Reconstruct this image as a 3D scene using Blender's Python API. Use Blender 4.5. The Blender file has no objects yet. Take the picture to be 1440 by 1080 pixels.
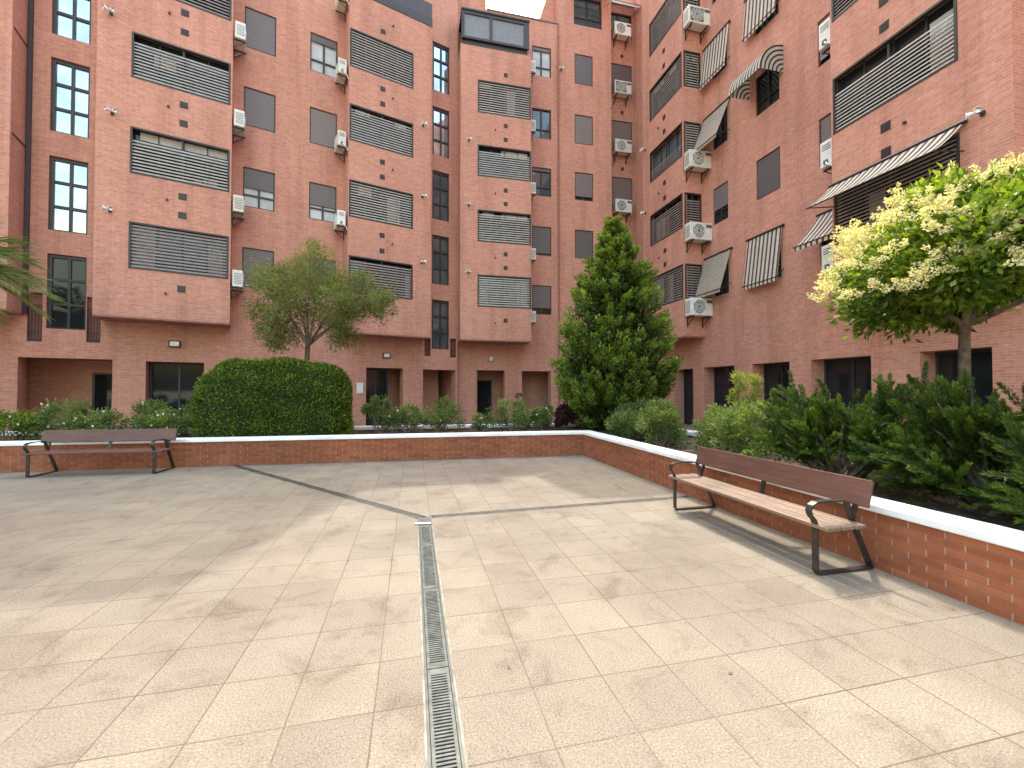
import bpy, math, random
import numpy as np
from mathutils import Vector, Matrix
random.seed(7); rng = np.random.default_rng(7)
R = math.radians
scene = bpy.context.scene
COL = scene.collection

# ------------------------------------------------------------------ materials
def nmat(name):
    m = bpy.data.materials.new(name); m.use_nodes = True
    nt = m.node_tree; b = nt.nodes['Principled BSDF']
    return m, nt, b
def nd(nt, t, **kw):
    n = nt.nodes.new(t)
    for k, v in kw.items():
        if hasattr(n, k): setattr(n, k, v)
        else: n.inputs[k.replace('_', ' ')].default_value = v
    return n
def ramp(nt, fac, stops):
    r = nt.nodes.new('ShaderNodeValToRGB'); e = r.color_ramp.elements
    while len(e) < len(stops): e.new(0.5)
    for el, (p, c) in zip(e, stops): el.position = p; el.color = (*c, 1)
    nt.links.new(fac, r.inputs[0]); return r.outputs[0]
def mix(nt, a, b, fac, mode='MULTIPLY'):
    m = nt.nodes.new('ShaderNodeMix'); m.data_type = 'RGBA'; m.blend_type = mode
    for sock, v in ((m.inputs[0], fac), (m.inputs[6], a), (m.inputs[7], b)):
        if hasattr(v, 'is_linked') or isinstance(v, bpy.types.NodeSocket): nt.links.new(v, sock)
        elif isinstance(v, tuple): sock.default_value = (*v, 1)
        else: sock.default_value = v
    return m.outputs[2]
def simple(name, col, rough=.6, metal=0., noise=.12, scale=6., bump=0., spec=.5):
    m, nt, b = nmat(name)
    tc = nd(nt, 'ShaderNodeTexCoord'); n = nd(nt, 'ShaderNodeTexNoise', Scale=scale, Detail=5.)
    nt.links.new(tc.outputs['Object'], n.inputs['Vector'])
    lo = tuple(max(0, c*(1-noise*1.6)) for c in col); hi = tuple(min(1, c*(1+noise)) for c in col)
    nt.links.new(ramp(nt, n.outputs[0], [(.3, lo), (.7, hi)]), b.inputs['Base Color'])
    b.inputs['Roughness'].default_value = rough; b.inputs['Metallic'].default_value = metal
    b.inputs['Specular IOR Level'].default_value = spec
    if bump:
        bp = nd(nt, 'ShaderNodeBump', Strength=bump, Distance=.004)
        n2 = nd(nt, 'ShaderNodeTexNoise', Scale=scale*12, Detail=3.)
        nt.links.new(tc.outputs['Object'], n2.inputs['Vector'])
        nt.links.new(n2.outputs[0], bp.inputs['Height']); nt.links.new(bp.outputs[0], b.inputs['Normal'])
    return m
def brick_mat(name, c1, c2, mortar, bw=.245, rh=.0625, ms=.009, bump=.5, var=.25, streak=True, smooth=.1, bed=None):
    m, nt, b = nmat(name)
    uv = nd(nt, 'ShaderNodeUVMap')
    br = nd(nt, 'ShaderNodeTexBrick', Scale=1.)
    br.inputs['Color1'].default_value = (*c1, 1); br.inputs['Color2'].default_value = (*c2, 1)
    br.inputs['Mortar'].default_value = (*mortar, 1); br.inputs['Mortar Size'].default_value = ms
    br.inputs['Mortar Smooth'].default_value = smooth; br.inputs['Brick Width'].default_value = bw; br.inputs['Row Height'].default_value = rh
    nt.links.new(uv.outputs[0], br.inputs['Vector'])
    n = nd(nt, 'ShaderNodeTexNoise', Scale=.55, Detail=6., Roughness=.6)
    nt.links.new(uv.outputs[0], n.inputs['Vector'])
    colsrc = br.outputs[0]
    if bed:
        sx = nd(nt, 'ShaderNodeSeparateXYZ'); nt.links.new(uv.outputs[0], sx.inputs[0])
        d1 = nd(nt, 'ShaderNodeMath', operation='PINGPONG'); d1.inputs[1].default_value = rh/2; nt.links.new(sx.outputs[1], d1.inputs[0])
        d2 = nd(nt, 'ShaderNodeMath', operation='LESS_THAN'); d2.inputs[1].default_value = ms*.62; nt.links.new(d1.outputs[0], d2.inputs[0])
        colsrc = mix(nt, colsrc, bed, d2.outputs[0], 'MIX')  # bed joints coloured darker for the shadow lying in the raked joints
    v1 = ramp(nt, n.outputs[0], [(.3, (1-var,)*3), (.75, (1+var*.3,)*3)])
    c = mix(nt, colsrc, v1, 1.)
    n3 = nd(nt, 'ShaderNodeTexNoise', Scale=9., Detail=4.)
    nt.links.new(uv.outputs[0], n3.inputs['Vector'])
    c = mix(nt, c, ramp(nt, n3.outputs[0], [(.3, (.86, .86, .86)), (.7, (1.08, 1.06, 1.05))]), 1.)
    if streak:   # rain marks and faint efflorescence running down the wall
        mp = nd(nt, 'ShaderNodeMapping'); mp.inputs['Scale'].default_value = (2.2, .16, 1)
        nt.links.new(uv.outputs[0], mp.inputs['Vector'])
        n2 = nd(nt, 'ShaderNodeTexNoise', Scale=1., Detail=5.); nt.links.new(mp.outputs[0], n2.inputs['Vector'])
        c = mix(nt, c, ramp(nt, n2.outputs[0], [(.32, (.85, .83, .82)), (.5, (1, 1, 1)), (.8, (1.06, 1.09, 1.11))]), 1.)
    nt.links.new(c, b.inputs['Base Color']); b.inputs['Roughness'].default_value = .85
    b.inputs['Specular IOR Level'].default_value = .25
    bp = nd(nt, 'ShaderNodeBump', Strength=bump, Distance=.006)
    inv = nd(nt, 'ShaderNodeMath', operation='SUBTRACT'); inv.inputs[0].default_value = 1
    nt.links.new(br.outputs['Fac'], inv.inputs[1]); nt.links.new(inv.outputs[0], bp.inputs['Height'])
    nt.links.new(bp.outputs[0], b.inputs['Normal'])
    return m

M = {}
M['brick'] = brick_mat('facade_brick', (.64, .292, .210), (.53, .225, .155), (.60, .345, .265), var=.12)
M['brick_planter'] = brick_mat('planter_brick', (.38, .130, .062), (.29, .088, .042), (.40, .26, .18), bw=.252, rh=.062, ms=.0055, bump=.7, var=.35, streak=False, bed=(.19, .075, .045))
M['coping'] = simple('coping_paint', (.86, .86, .86), .6, noise=.11, scale=2.2, bump=.4)
M['soil'] = simple('soil', (.085, .062, .045), .95, noise=.5, scale=5., bump=1.)
M['frame'] = simple('dark_frame', (.030, .024, .022), .45)
M['black'] = simple('interior_black', (.006, .006, .007), .9)
M['shutter'] = None
M['white'] = simple('white_plastic', (.74, .74, .71), .45, noise=.06)
M['blind'] = simple('blind', (.42, .40, .37), .7)
M['ac_dark'] = simple('ac_grille', (.10, .11, .11), .5)
M['metal'] = simple('bench_steel', (.060, .054, .048), .38, metal=.55, noise=.3, scale=14.)
M['galv'] = simple('galvanised', (.080, .092, .082), .5, metal=.1, noise=.25, scale=20.)
M['grate'] = simple('grate_steel', (.085, .097, .088), .55, metal=.1, noise=.3, scale=18.)
M['slat'] = simple('slat', (.37, .325, .275), .55, noise=.12)
M['slat_dark'] = simple('slat_dark', (.24, .19, .165), .55, noise=.12)
M['glazing_bar'] = simple('bar', (.035, .035, .04), .4)
M['bark'] = simple('bark', (.15, .105, .075), .9, noise=.4, scale=12., bump=1.)
M['bark_grey'] = simple('bark_grey', (.17, .14, .105), .9, noise=.35, scale=14., bump=1.)
M['slab'] = simple('roof_slab', (.22, .19, .17), .8)
M['lamp'] = simple('lamp_glass', (.85, .80, .74), .3)
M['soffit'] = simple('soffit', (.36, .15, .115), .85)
M['grey_panel'] = simple('grey_panel', (.19, .19, .205), .5, noise=.08)
M['drain_dark'] = simple('drain_cover', (.045, .043, .037), .6, noise=.4, scale=9.)
M['door'] = simple('door_dark', (.012, .014, .024), .3)
M['pipe'] = simple('pipe', (.060, .040, .048), .5)

def tint(m, lo, hi):
    nt = m.node_tree; b = nt.nodes['Principled BSDF']; src = b.inputs['Base Color'].links[0].from_socket
    oi = nd(nt, 'ShaderNodeObjectInfo'); c = mix(nt, src, ramp(nt, oi.outputs['Random'], [(0, lo), (1, hi)]), 1.)
    nt.links.new(c, b.inputs['Base Color'])
M['white_ac'] = simple('casing_white', (.76, .75, .71), .45, noise=.08); tint(M['white_ac'], (.80, .76, .66), (1.04, 1.04, 1.05))
def glass(name, base, metal, rough=.04, noisy=True):
    m, nt, b = nmat(name)
    tc = nd(nt, 'ShaderNodeTexCoord'); n = nd(nt, 'ShaderNodeTexNoise', Scale=1.3, Detail=2.)
    nt.links.new(tc.outputs['Object'], n.inputs['Vector'])
    nt.links.new(ramp(nt, n.outputs[0], [(.35, tuple(c*.7 for c in base)), (.65, base)]), b.inputs['Base Color'])
    b.inputs['Metallic'].default_value = metal; b.inputs['Roughness'].default_value = rough
    bp = nd(nt, 'ShaderNodeBump', Strength=.04, Distance=.02)
    nt.links.new(n.outputs[0], bp.inputs['Height']); nt.links.new(bp.outputs[0], b.inputs['Normal'])
    return m
M['glass_sky'] = glass('glass_sky', (.55, .62, .68), .85)
M['glass_dark'] = glass('glass_dark', (.022, .027, .032), .12)
M['glass_mid'] = glass('glass_mid', (.14, .16, .18), .4)
M['glass_curtain'] = glass('glass_curtain', (.55, .55, .54), .0, .12)

def shutter_mat(name, c):
    m, nt, b = nmat(name)
    uv = nd(nt, 'ShaderNodeUVMap'); w = nd(nt, 'ShaderNodeTexWave', wave_type='BANDS', bands_direction='Y', Scale=3.2)
    w.inputs['Distortion'].default_value = 0
    nt.links.new(uv.outputs[0], w.inputs['Vector'])
    nt.links.new(ramp(nt, w.outputs[0], [(.0, tuple(x*.72 for x in c)), (.25, c), (1, c)]), b.inputs['Base Color'])
    bp = nd(nt, 'ShaderNodeBump', Strength=.6, Distance=.01); nt.links.new(w.outputs[0], bp.inputs['Height'])
    nt.links.new(bp.outputs[0], b.inputs['Normal']); b.inputs['Roughness'].default_value = .5
    return m
M['shutter'] = shutter_mat('shutter', (.155, .13, .125))
tint(M['shutter'], (.72, .72, .76), (1.3, 1.24, 1.2))
def stripe_mat(name, light, dark, n=1.0, duty=.5):
    m, nt, b = nmat(name)
    uv = nd(nt, 'ShaderNodeUVMap'); sx = nd(nt, 'ShaderNodeSeparateXYZ'); nt.links.new(uv.outputs[0], sx.inputs[0])
    a = nd(nt, 'ShaderNodeMath', operation='MULTIPLY'); a.inputs[1].default_value = n; nt.links.new(sx.outputs[0], a.inputs[0])
    f = nd(nt, 'ShaderNodeMath', operation='FRACT'); nt.links.new(a.outputs[0], f.inputs[0])
    g = nd(nt, 'ShaderNodeMath', operation='GREATER_THAN'); g.inputs[1].default_value = duty; nt.links.new(f.outputs[0], g.inputs[0])
    col = mix(nt, light, dark, g.outputs[0], 'MIX')
    tc = nd(nt, 'ShaderNodeTexCoord'); nn = nd(nt, 'ShaderNodeTexNoise', Scale=5., Detail=4.); nt.links.new(tc.outputs['Object'], nn.inputs['Vector'])
    col = mix(nt, col, ramp(nt, nn.outputs[0], [(.3, (.82, .82, .82)), (.7, (1, 1, 1))]), 1.)
    nt.links.new(col, b.inputs['Base Color']); b.inputs['Roughness'].default_value = .9
    t = nd(nt, 'ShaderNodeBsdfTranslucent'); nt.links.new(col, t.inputs[0])
    ms = nd(nt, 'ShaderNodeMixShader'); ms.inputs[0].default_value = .35
    nt.links.new(b.outputs[0], ms.inputs[1]); nt.links.new(t.outputs[0], ms.inputs[2])
    nt.links.new(ms.outputs[0], nt.nodes['Material Output'].inputs[0])
    return m
M['awning'] = stripe_mat('awning_stripe', (.88, .78, .64), (.13, .09, .085), 1/.17, .58)
M['awning_fine'] = stripe_mat('awning_fine', (.70, .62, .50), (.30, .24, .19), 1/.075, .55)
M['awning_green'] = stripe_mat('awning_cream', (.68, .66, .55), (.05, .055, .06), 1/.13, .6)
M['awning_white'] = stripe_mat('awning_white', (.85, .82, .78), (.62, .60, .57), 1/.12, .7)

def wood_mat(name, c1, c2, grain_axis='X'):
    m, nt, b = nmat(name)
    tc = nd(nt, 'ShaderNodeTexCoord'); mp = nd(nt, 'ShaderNodeMapping')
    mp.inputs['Scale'].default_value = (1.6, 26, 26)
    nt.links.new(tc.outputs['Object'], mp.inputs['Vector'])
    n = nd(nt, 'ShaderNodeTexNoise', Scale=1.4, Detail=6., Roughness=.65); nt.links.new(mp.outputs[0], n.inputs['Vector'])
    n2 = nd(nt, 'ShaderNodeTexNoise', Scale=2.2, Detail=3.); nt.links.new(tc.outputs['Object'], n2.inputs['Vector'])
    c = ramp(nt, n.outputs[0], [(.3, c1), (.7, c2)])
    c = mix(nt, c, ramp(nt, n2.outputs[0], [(.3, (.75, .74, .74)), (.7, (1.1, 1.08, 1.05))]), 1.)
    nt.links.new(c, b.inputs['Base Color']); b.inputs['Roughness'].default_value = .5
    bp = nd(nt, 'ShaderNodeBump', Strength=.25, Distance=.002); nt.links.new(n.outputs[0], bp.inputs['Height']); nt.links.new(bp.outputs[0], b.inputs['Normal'])
    return m
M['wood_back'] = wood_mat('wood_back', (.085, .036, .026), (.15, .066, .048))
M['wood_seat'] = wood_mat('wood_seat', (.155, .100, .070), (.27, .195, .145))  # paleness of the sunlit seat planks is put into this colour

def paving_mat():
    m, nt, b = nmat('paving_tiles')
    tc = nd(nt, 'ShaderNodeTexCoord')
    # slight wander of the joints
    nw = nd(nt, 'ShaderNodeTexNoise', Scale=1.1, Detail=2.); nt.links.new(tc.outputs['Object'], nw.inputs['Vector'])
    sub = nd(nt, 'ShaderNodeVectorMath', operation='SUBTRACT'); sub.inputs[1].default_value = (.5, .5, .5); nt.links.new(nw.outputs['Color'], sub.inputs[0])
    scl = nd(nt, 'ShaderNodeVectorMath', operation='SCALE'); scl.inputs['Scale'].default_value = .018; nt.links.new(sub.outputs[0], scl.inputs[0])
    add = nd(nt, 'ShaderNodeVectorMath', operation='ADD'); nt.links.new(tc.outputs['Object'], add.inputs[0]); nt.links.new(scl.outputs[0], add.inputs[1])
    mp = nd(nt, 'ShaderNodeMapping'); mp.inputs['Location'].default_value = (-.225, -1.83, 0); nt.links.new(add.outputs[0], mp.inputs['Vector'])
    br = nd(nt, 'ShaderNodeTexBrick', Scale=1.); br.offset = 0.; br.squash = 1.
    br.inputs['Color1'].default_value = (.60, .60, .60, 1); br.inputs['Color2'].default_value = (1.0, 1.0, 1.0, 1); br.inputs['Mortar'].default_value = (.4, .4, .4, 1)
    br.inputs['Brick Width'].default_value = .405; br.inputs['Row Height'].default_value = .405
    br.inputs['Mortar Size'].default_value = .0045; br.inputs['Mortar Smooth'].default_value = .35; br.inputs['Bias'].default_value = 0.
    nt.links.new(mp.outputs[0], br.inputs['Vector'])
    # exposed aggregate: fine speckle
    v = nd(nt, 'ShaderNodeTexNoise', Scale=95., Detail=4., Roughness=.75); nt.links.new(tc.outputs['Object'], v.inputs['Vector'])
    base = ramp(nt, v.outputs[0], [(.30, (.080, .064, .052)), (.44, (.185, .160, .128)), (.58, (.250, .220, .178)), (.74, (.40, .362, .302))])
    tile = ramp(nt, br.outputs[0], [(.4, (.82, .79, .79)), (.8, (1, 1, 1)), (1., (1.06, 1.06, 1.03))])
    c = mix(nt, base, tile, 1.)
    # broad stains and traffic dirt
    n1 = nd(nt, 'ShaderNodeTexNoise', Scale=.45, Detail=7., Roughness=.62); nt.links.new(tc.outputs['Object'], n1.inputs['Vector'])
    c = mix(nt, c, ramp(nt, n1.outputs[0], [(.32, (.72, .68, .66)), (.5, (.95, .93, .92)), (.68, (1.10, 1.10, 1.05))]), 1.)
    n2 = nd(nt, 'ShaderNodeTexNoise', Scale=2.6, Detail=6., Roughness=.7); n2.inputs['Distortion'].default_value = .8; nt.links.new(tc.outputs['Object'], n2.inputs['Vector'])
    c = mix(nt, c, ramp(nt, n2.outputs[0], [(.32, (.74, .70, .67)), (.47, (.98, .98, .97)), (.75, (1.06, 1.06, 1.03))]), 1.)
    n4 = nd(nt, 'ShaderNodeTexNoise', Scale=.9, Detail=3.); nt.links.new(tc.outputs['Object'], n4.inputs['Vector'])
    vo = nd(nt, 'ShaderNodeTexVoronoi', Scale=1.7); nt.links.new(tc.outputs['Object'], vo.inputs['Vector'])
    ng = nd(nt, 'ShaderNodeTexNoise', Scale=60., Detail=2.); nt.links.new(tc.outputs['Object'], ng.inputs['Vector'])
    av = nd(nt, 'ShaderNodeMath', operation='MULTIPLY_ADD'); nt.links.new(ng.outputs[0], av.inputs[0]); av.inputs[1].default_value = .03; nt.links.new(vo.outputs['Distance'], av.inputs[2])
    c = mix(nt, c, ramp(nt, av.outputs[0], [(.030, (.55, .52, .50)), (.042, (1, 1, 1))]), 1.)
    jf = nd(nt, 'ShaderNodeMath', operation='MULTIPLY'); nt.links.new(br.outputs['Fac'], jf.inputs[0])
    nt.links.new(ramp(nt, n4.outputs[0], [(.38, (.22, .22, .22)), (.62, (.9, .9, .9))]), jf.inputs[1])
    c = mix(nt, c, (.085, .065, .048), jf.outputs[0], 'MIX')
    nt.links.new(c, b.inputs['Base Color']); b.inputs['Roughness'].default_value = .82; b.inputs['Specular IOR Level'].default_value = .3
    bp = nd(nt, 'ShaderNodeBump', Strength=.4, Distance=.004)
    h = nd(nt, 'ShaderNodeMath', operation='SUBTRACT'); nt.links.new(v.outputs[0], h.inputs[0]); nt.links.new(br.outputs['Fac'], h.inputs[1])
    nt.links.new(h.outputs[0], bp.inputs['Height']); nt.links.new(bp.outputs[0], b.inputs['Normal'])
    return m
M['paving'] = paving_mat()
M['mortar_strip'] = simple('mortar_strip', (.26, .24, .20), .85, noise=.3, scale=9., bump=.5)

def leaf_mat(name, stops, trans=.42, rough=.5, spec=.4):
    m, nt, b = nmat(name)
    a = nd(nt, 'ShaderNodeAttribute', attribute_name='rnd')
    c = ramp(nt, a.outputs['Fac'], stops)
    nt.links.new(c, b.inputs['Base Color']); b.inputs['Roughness'].default_value = rough; b.inputs['Specular IOR Level'].default_value = spec
    t = nd(nt, 'ShaderNodeBsdfTranslucent')
    c2 = mix(nt, c, (1.25, 1.35, .6), 1.); nt.links.new(c2, t.inputs[0])
    ms = nd(nt, 'ShaderNodeMixShader'); ms.inputs[0].default_value = trans
    nt.links.new(b.outputs[0], ms.inputs[1]); nt.links.new(t.outputs[0], ms.inputs[2])
    nt.links.new(ms.outputs[0], nt.nodes['Material Output'].inputs[0])
    return m
M['lf_hedge'] = leaf_mat('hedge_leaf', [(0, (.020, .045, .004)), (.35, (.070, .125, .010)), (.75, (.175, .245, .022)), (1, (.32, .38, .05))], .35)
M['lf_olive'] = leaf_mat('olive_leaf', [(0, (.075, .095, .025)), (.4, (.145, .175, .045)), (.8, (.24, .265, .080)), (1, (.36, .31, .12))])
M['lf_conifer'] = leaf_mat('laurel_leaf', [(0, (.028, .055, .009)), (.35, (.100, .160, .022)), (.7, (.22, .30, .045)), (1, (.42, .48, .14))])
M['lf_privet'] = leaf_mat('privet_leaf', [(0, (.030, .060, .009)), (.35, (.100, .165, .018)), (.7, (.22, .29, .032)), (1, (.38, .42, .06))], .5)
M['lf_blossom'] = leaf_mat('blossom', [(0, (.50, .42, .20)), (.5, (.74, .66, .38)), (1, (.88, .83, .60))], .35)
M['lf_juniper'] = leaf_mat('juniper_leaf', [(0, (.010, .024, .005)), (.4, (.038, .075, .010)), (.75, (.105, .162, .018)), (1, (.20, .26, .035))], .2)
M['lf_rose'] = leaf_mat('rose_leaf', [(0, (.050, .085, .028)), (.4, (.13, .185, .055)), (.8, (.26, .32, .10)), (1, (.40, .44, .17))])
M['lf_nandina'] = leaf_mat('nandina_leaf', [(0, (.12, .17, .04)), (.5, (.23, .28, .06)), (.85, (.38, .38, .10)), (1, (.36, .17, .06))])
M['lf_purple'] = leaf_mat('purple_leaf', [(0, (.030, .012, .014)), (.6, (.060, .022, .024)), (1, (.10, .04, .04))], .15)
M['lf_palm'] = leaf_mat('palm_leaf', [(0, (.08, .12, .03)), (.5, (.18, .23, .06)), (1, (.42, .42, .18))], .3)
M['petal'] = simple('petal', (.85, .80, .76), .7)
M['dry_leaf'] = simple('dry_leaf', (.16, .09, .05), .8)

# ------------------------------------------------------------------ mesh helpers
class Frame:
    def __init__(s, ox, oy, deg):
        a = R(deg); s.ox, s.oy = ox, oy; s.t = (math.cos(a), math.sin(a)); s.n = (-math.sin(a), math.cos(a))
    def p(s, u, d, z): return (s.ox+u*s.t[0]+d*s.n[0], s.oy+u*s.t[1]+d*s.n[1], z)
LF = Frame(-5.95, 15.97, 18.07)     # left wing: s along facade, d into the building
CF = Frame(0, 0, 0)                 # centre wing: s = x, d = y
RF = Frame(0, 0, -90)               # right wing: s = -y, d = x
ID = Frame(0, 0, 0)

class MB:
    def __init__(s): s.v = []; s.f = []; s.uv = []; s.mi = []
    def face(s, pts, uvs=None, mi=0):
        i = len(s.v); s.v += [tuple(p) for p in pts]; s.f.append(tuple(range(i, i+len(pts))))
        s.uv += list(uvs) if uvs else [(0, 0)]*len(pts); s.mi.append(mi)
    def rect(s, F, d, s0, s1, z0, z1):           # faces outward (-n)
        s.face([F.p(s0, d, z0), F.p(s1, d, z0), F.p(s1, d, z1), F.p(s0, d, z1)], [(s0, z0), (s1, z0), (s1, z1), (s0, z1)])
    def side(s, F, u, d0, d1, z0, z1, off=0):        # a wall running into the building at s = u
        s.face([F.p(u, d0, z0), F.p(u, d1, z0), F.p(u, d1, z1), F.p(u, d0, z1)], [(d0+off, z0), (d1+off, z0), (d1+off, z1), (d0+off, z1)])
    def horiz(s, F, z, s0, s1, d0, d1):
        s.face([F.p(s0, d0, z), F.p(s1, d0, z), F.p(s1, d1, z), F.p(s0, d1, z)], [(s0, d0), (s1, d0), (s1, d1), (s0, d1)])
    def wall(s, F, d, s0, s1, z0, z1, holes=(), rev=.12):
        ss = sorted({s0, s1, *[min(max(h[0], s0), s1) for h in holes], *[min(max(h[1], s0), s1) for h in holes]})
        zs = sorted({z0, z1, *[min(max(h[2], z0), z1) for h in holes], *[min(max(h[3], z0), z1) for h in holes]})
        for a, b in zip(ss, ss[1:]):
            for c, e in zip(zs, zs[1:]):
                cs, cz = (a+b)/2, (c+e)/2
                if any(h[0] < cs < h[1] and h[2] < cz < h[3] for h in holes): continue
                s.rect(F, d, a, b, c, e)
        for h in holes:
            r = h[4] if len(h) > 4 else rev
            s.side(F, h[0], d, d+r, h[2], h[3]); s.side(F, h[1], d, d+r, h[2], h[3])
            s.horiz(F, h[3], h[0], h[1], d, d+r)
            if h[2] > .05: s.horiz(F, h[2], h[0], h[1], d, d+r)
    def box(s, F, s0, s1, d0, d1, z0, z1):
        s.rect(F, d0, s0, s1, z0, z1); s.rect(F, d1, s0, s1, z0, z1)
        s.side(F, s0, d0, d1, z0, z1); s.side(F, s1, d0, d1, z0, z1)
        s.horiz(F, z0, s0, s1, d0, d1); s.horiz(F, z1, s0, s1, d0, d1)
    def tube(s, pts, r, n=8, cap=True):
        P = [Vector(p) for p in pts]; rr = r if isinstance(r, (list, tuple)) else [r]*len(P)
        rings = []
        up = Vector((0, 0, 1)); prev = None
        for i, p in enumerate(P):
            t = (P[min(i+1, len(P)-1)]-P[max(i-1, 0)])
            t = t.normalized() if t.length > 1e-9 else Vector((0, 0, 1))
            if prev is None:
                a = t.cross(up); a = a.normalized() if a.length > .05 else t.cross(Vector((1, 0, 0))).normalized()
            else:
                a = (prev-t*prev.dot(t)); a = a.normalized() if a.length > 1e-4 else t.orthogonal().normalized()
            prev = a; b = t.cross(a)
            rings.append([p+(a*math.cos(2*math.pi*k/n)+b*math.sin(2*math.pi*k/n))*rr[i] for k in range(n)])
        i0 = len(s.v)
        for rg in rings: s.v += [tuple(q) for q in rg]
        for i in range(len(P)-1):
            for k in range(n):
                k2 = (k+1) % n
                s.f.append((i0+i*n+k, i0+i*n+k2, i0+(i+1)*n+k2, i0+(i+1)*n+k)); s.mi.append(0); s.uv += [(0, 0)]*4
        if cap:
            s.f.append(tuple(i0+k for k in range(n))); s.mi.append(0); s.uv += [(0, 0)]*n
            s.f.append(tuple(i0+(len(P)-1)*n+k for k in reversed(range(n)))); s.mi.append(0); s.uv += [(0, 0)]*n
    def flatbar(s, pts, w, t, axis=(1, 0, 0)):
        # a flat steel bar swept along pts, width w along axis, thickness t
        A = Vector(axis); P = [Vector(p) for p in pts]; rings = []
        for i, p in enumerate(P):
            tg = (P[min(i+1, len(P)-1)]-P[max(i-1, 0)]).normalized(); nn = A.cross(tg).normalized()
            rings.append([p+A*w/2+nn*t/2, p-A*w/2+nn*t/2, p-A*w/2-nn*t/2, p+A*w/2-nn*t/2])
        i0 = len(s.v)
        for rg in rings: s.v += [tuple(q) for q in rg]
        for i in range(len(P)-1):
            for k in range(4):
                k2 = (k+1) % 4
                s.f.append((i0+i*4+k, i0+i*4+k2, i0+(i+1)*4+k2, i0+(i+1)*4+k)); s.mi.append(0); s.uv += [(0, 0)]*4
        for q in (tuple(i0+k for k in range(4)), tuple(i0+(len(P)-1)*4+k for k in reversed(range(4)))):
            s.f.append(q); s.mi.append(0); s.uv += [(0, 0)]*4
    def build(s, name, mat, parent=None, smooth=False, bevel=0, off=None):
        o0 = off if off is not None else base_of(parent)
        me = bpy.data.meshes.new(name)
        me.from_pydata([(v[0]-o0[0], v[1]-o0[1], v[2]-o0[2]) for v in s.v], [], s.f)
        uvl = me.uv_layers.new(name='UVMap')
        uvl.data.foreach_set('uv', [c for u in s.uv for c in u])
        for mm in (mat if isinstance(mat, (list, tuple)) else [mat]): me.materials.append(mm)
        if isinstance(mat, (list, tuple)): me.polygons.foreach_set('material_index', s.mi)
        if smooth: me.polygons.foreach_set('use_smooth', [True]*len(me.polygons))
        o = bpy.data.objects.new(name, me); COL.objects.link(o)
        if parent: o.parent = parent
        elif off is not None: o.location = off
        if bevel:
            import bmesh
            bm = bmesh.new(); bm.from_mesh(me); bmesh.ops.remove_doubles(bm, verts=bm.verts, dist=1e-4)
            bmesh.ops.recalc_face_normals(bm, faces=bm.faces); bm.to_mesh(me); bm.free()
            b = o.modifiers.new('Bevel', 'BEVEL'); b.width = bevel; b.segments = 2; b.limit_method = 'ANGLE'
        return o
def base_of(p):
    x = y = z = 0.
    while p is not None:
        x += p.location[0]; y += p.location[1]; z += p.location[2]; p = p.parent
    return (x, y, z)
def tag(o, label=None, cat=None, group=None, kind=None):
    if label: o['label'] = label
    if cat: o['category'] = cat
    if group: o['group'] = group
    if kind: o['kind'] = kind
    return o
def empty(name, loc=(0, 0, 0), rz=0):
    o = bpy.data.objects.new(name, None); COL.objects.link(o); o.location = loc; o.rotation_euler = (0, 0, rz); o.empty_display_size = .1
    return o
def copy_tree(o, parent=None):
    c = o.copy(); COL.objects.link(c)
    if parent: c.parent = parent
    for ch in list(o.children): copy_tree(ch, c)
    return c

# ------------------------------------------------------------------ world, sun, camera
SUN = Vector((.20, .62, 1.0)).normalized()
elev = math.asin(SUN.z); az = math.atan2(SUN.x, SUN.y)
w = bpy.data.worlds.new('World'); scene.world = w; w.use_nodes = True
nt = w.node_tree; bg = nt.nodes['Background']; sky = nt.nodes.new('ShaderNodeTexSky'); sky.sky_type = 'NISHITA'
sky.sun_disc = False; sky.sun_elevation = elev; sky.sun_rotation = az; sky.air_density = 2.4; sky.dust_density = 6.0; sky.ozone_density = 1.0
nt.links.new(sky.outputs[0], bg.inputs[0]); bg.inputs[1].default_value = .15
sl = bpy.data.lights.new('sun', 'SUN'); sl.energy = .75; sl.angle = R(.5); sl.color = (1, .95, .87)
so = bpy.data.objects.new('sun', sl); COL.objects.link(so); so.rotation_euler = SUN.to_track_quat('Z', 'Y').to_euler(); so.location = (0, 0, 30)
cam = bpy.data.cameras.new('camera'); cam.sensor_width = 36; cam.lens = 15.0; cam.clip_end = 800; cam.clip_start = .05
cam.shift_y = -3.5/1440
co = bpy.data.objects.new('camera', cam); COL.objects.link(co); co.location = (0, 0, 1.6)
co.rotation_euler = (R(91.0), 0, -math.atan(140/600)); scene.camera = co
scene.view_settings.view_transform = 'Standard'; scene.view_settings.look = 'None'; scene.view_settings.gamma = 1
scene.view_settings.exposure = 2.42

# ------------------------------------------------------------------ ground
PX0, PY0 = 4.03, 9.69          # inner corner of the planter walls
def backy(x): return PY0 + .045*(PX0-x)
mb = MB(); mb.face([(-300, -300, -.02), (300, -300, -.02), (300, 300, -.02), (-300, 300, -.02)])
tag(mb.build('ground', simple('ground_mat', (.30, .25, .2), .9, scale=.2)), kind='structure')
mb = MB(); mb.face([(-30, -14, 0), (11.72, -14, 0), (11.72, 26, 0), (-30, 26, 0)])
tag(mb.build('pavement', M['paving']), kind='structure')

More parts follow.
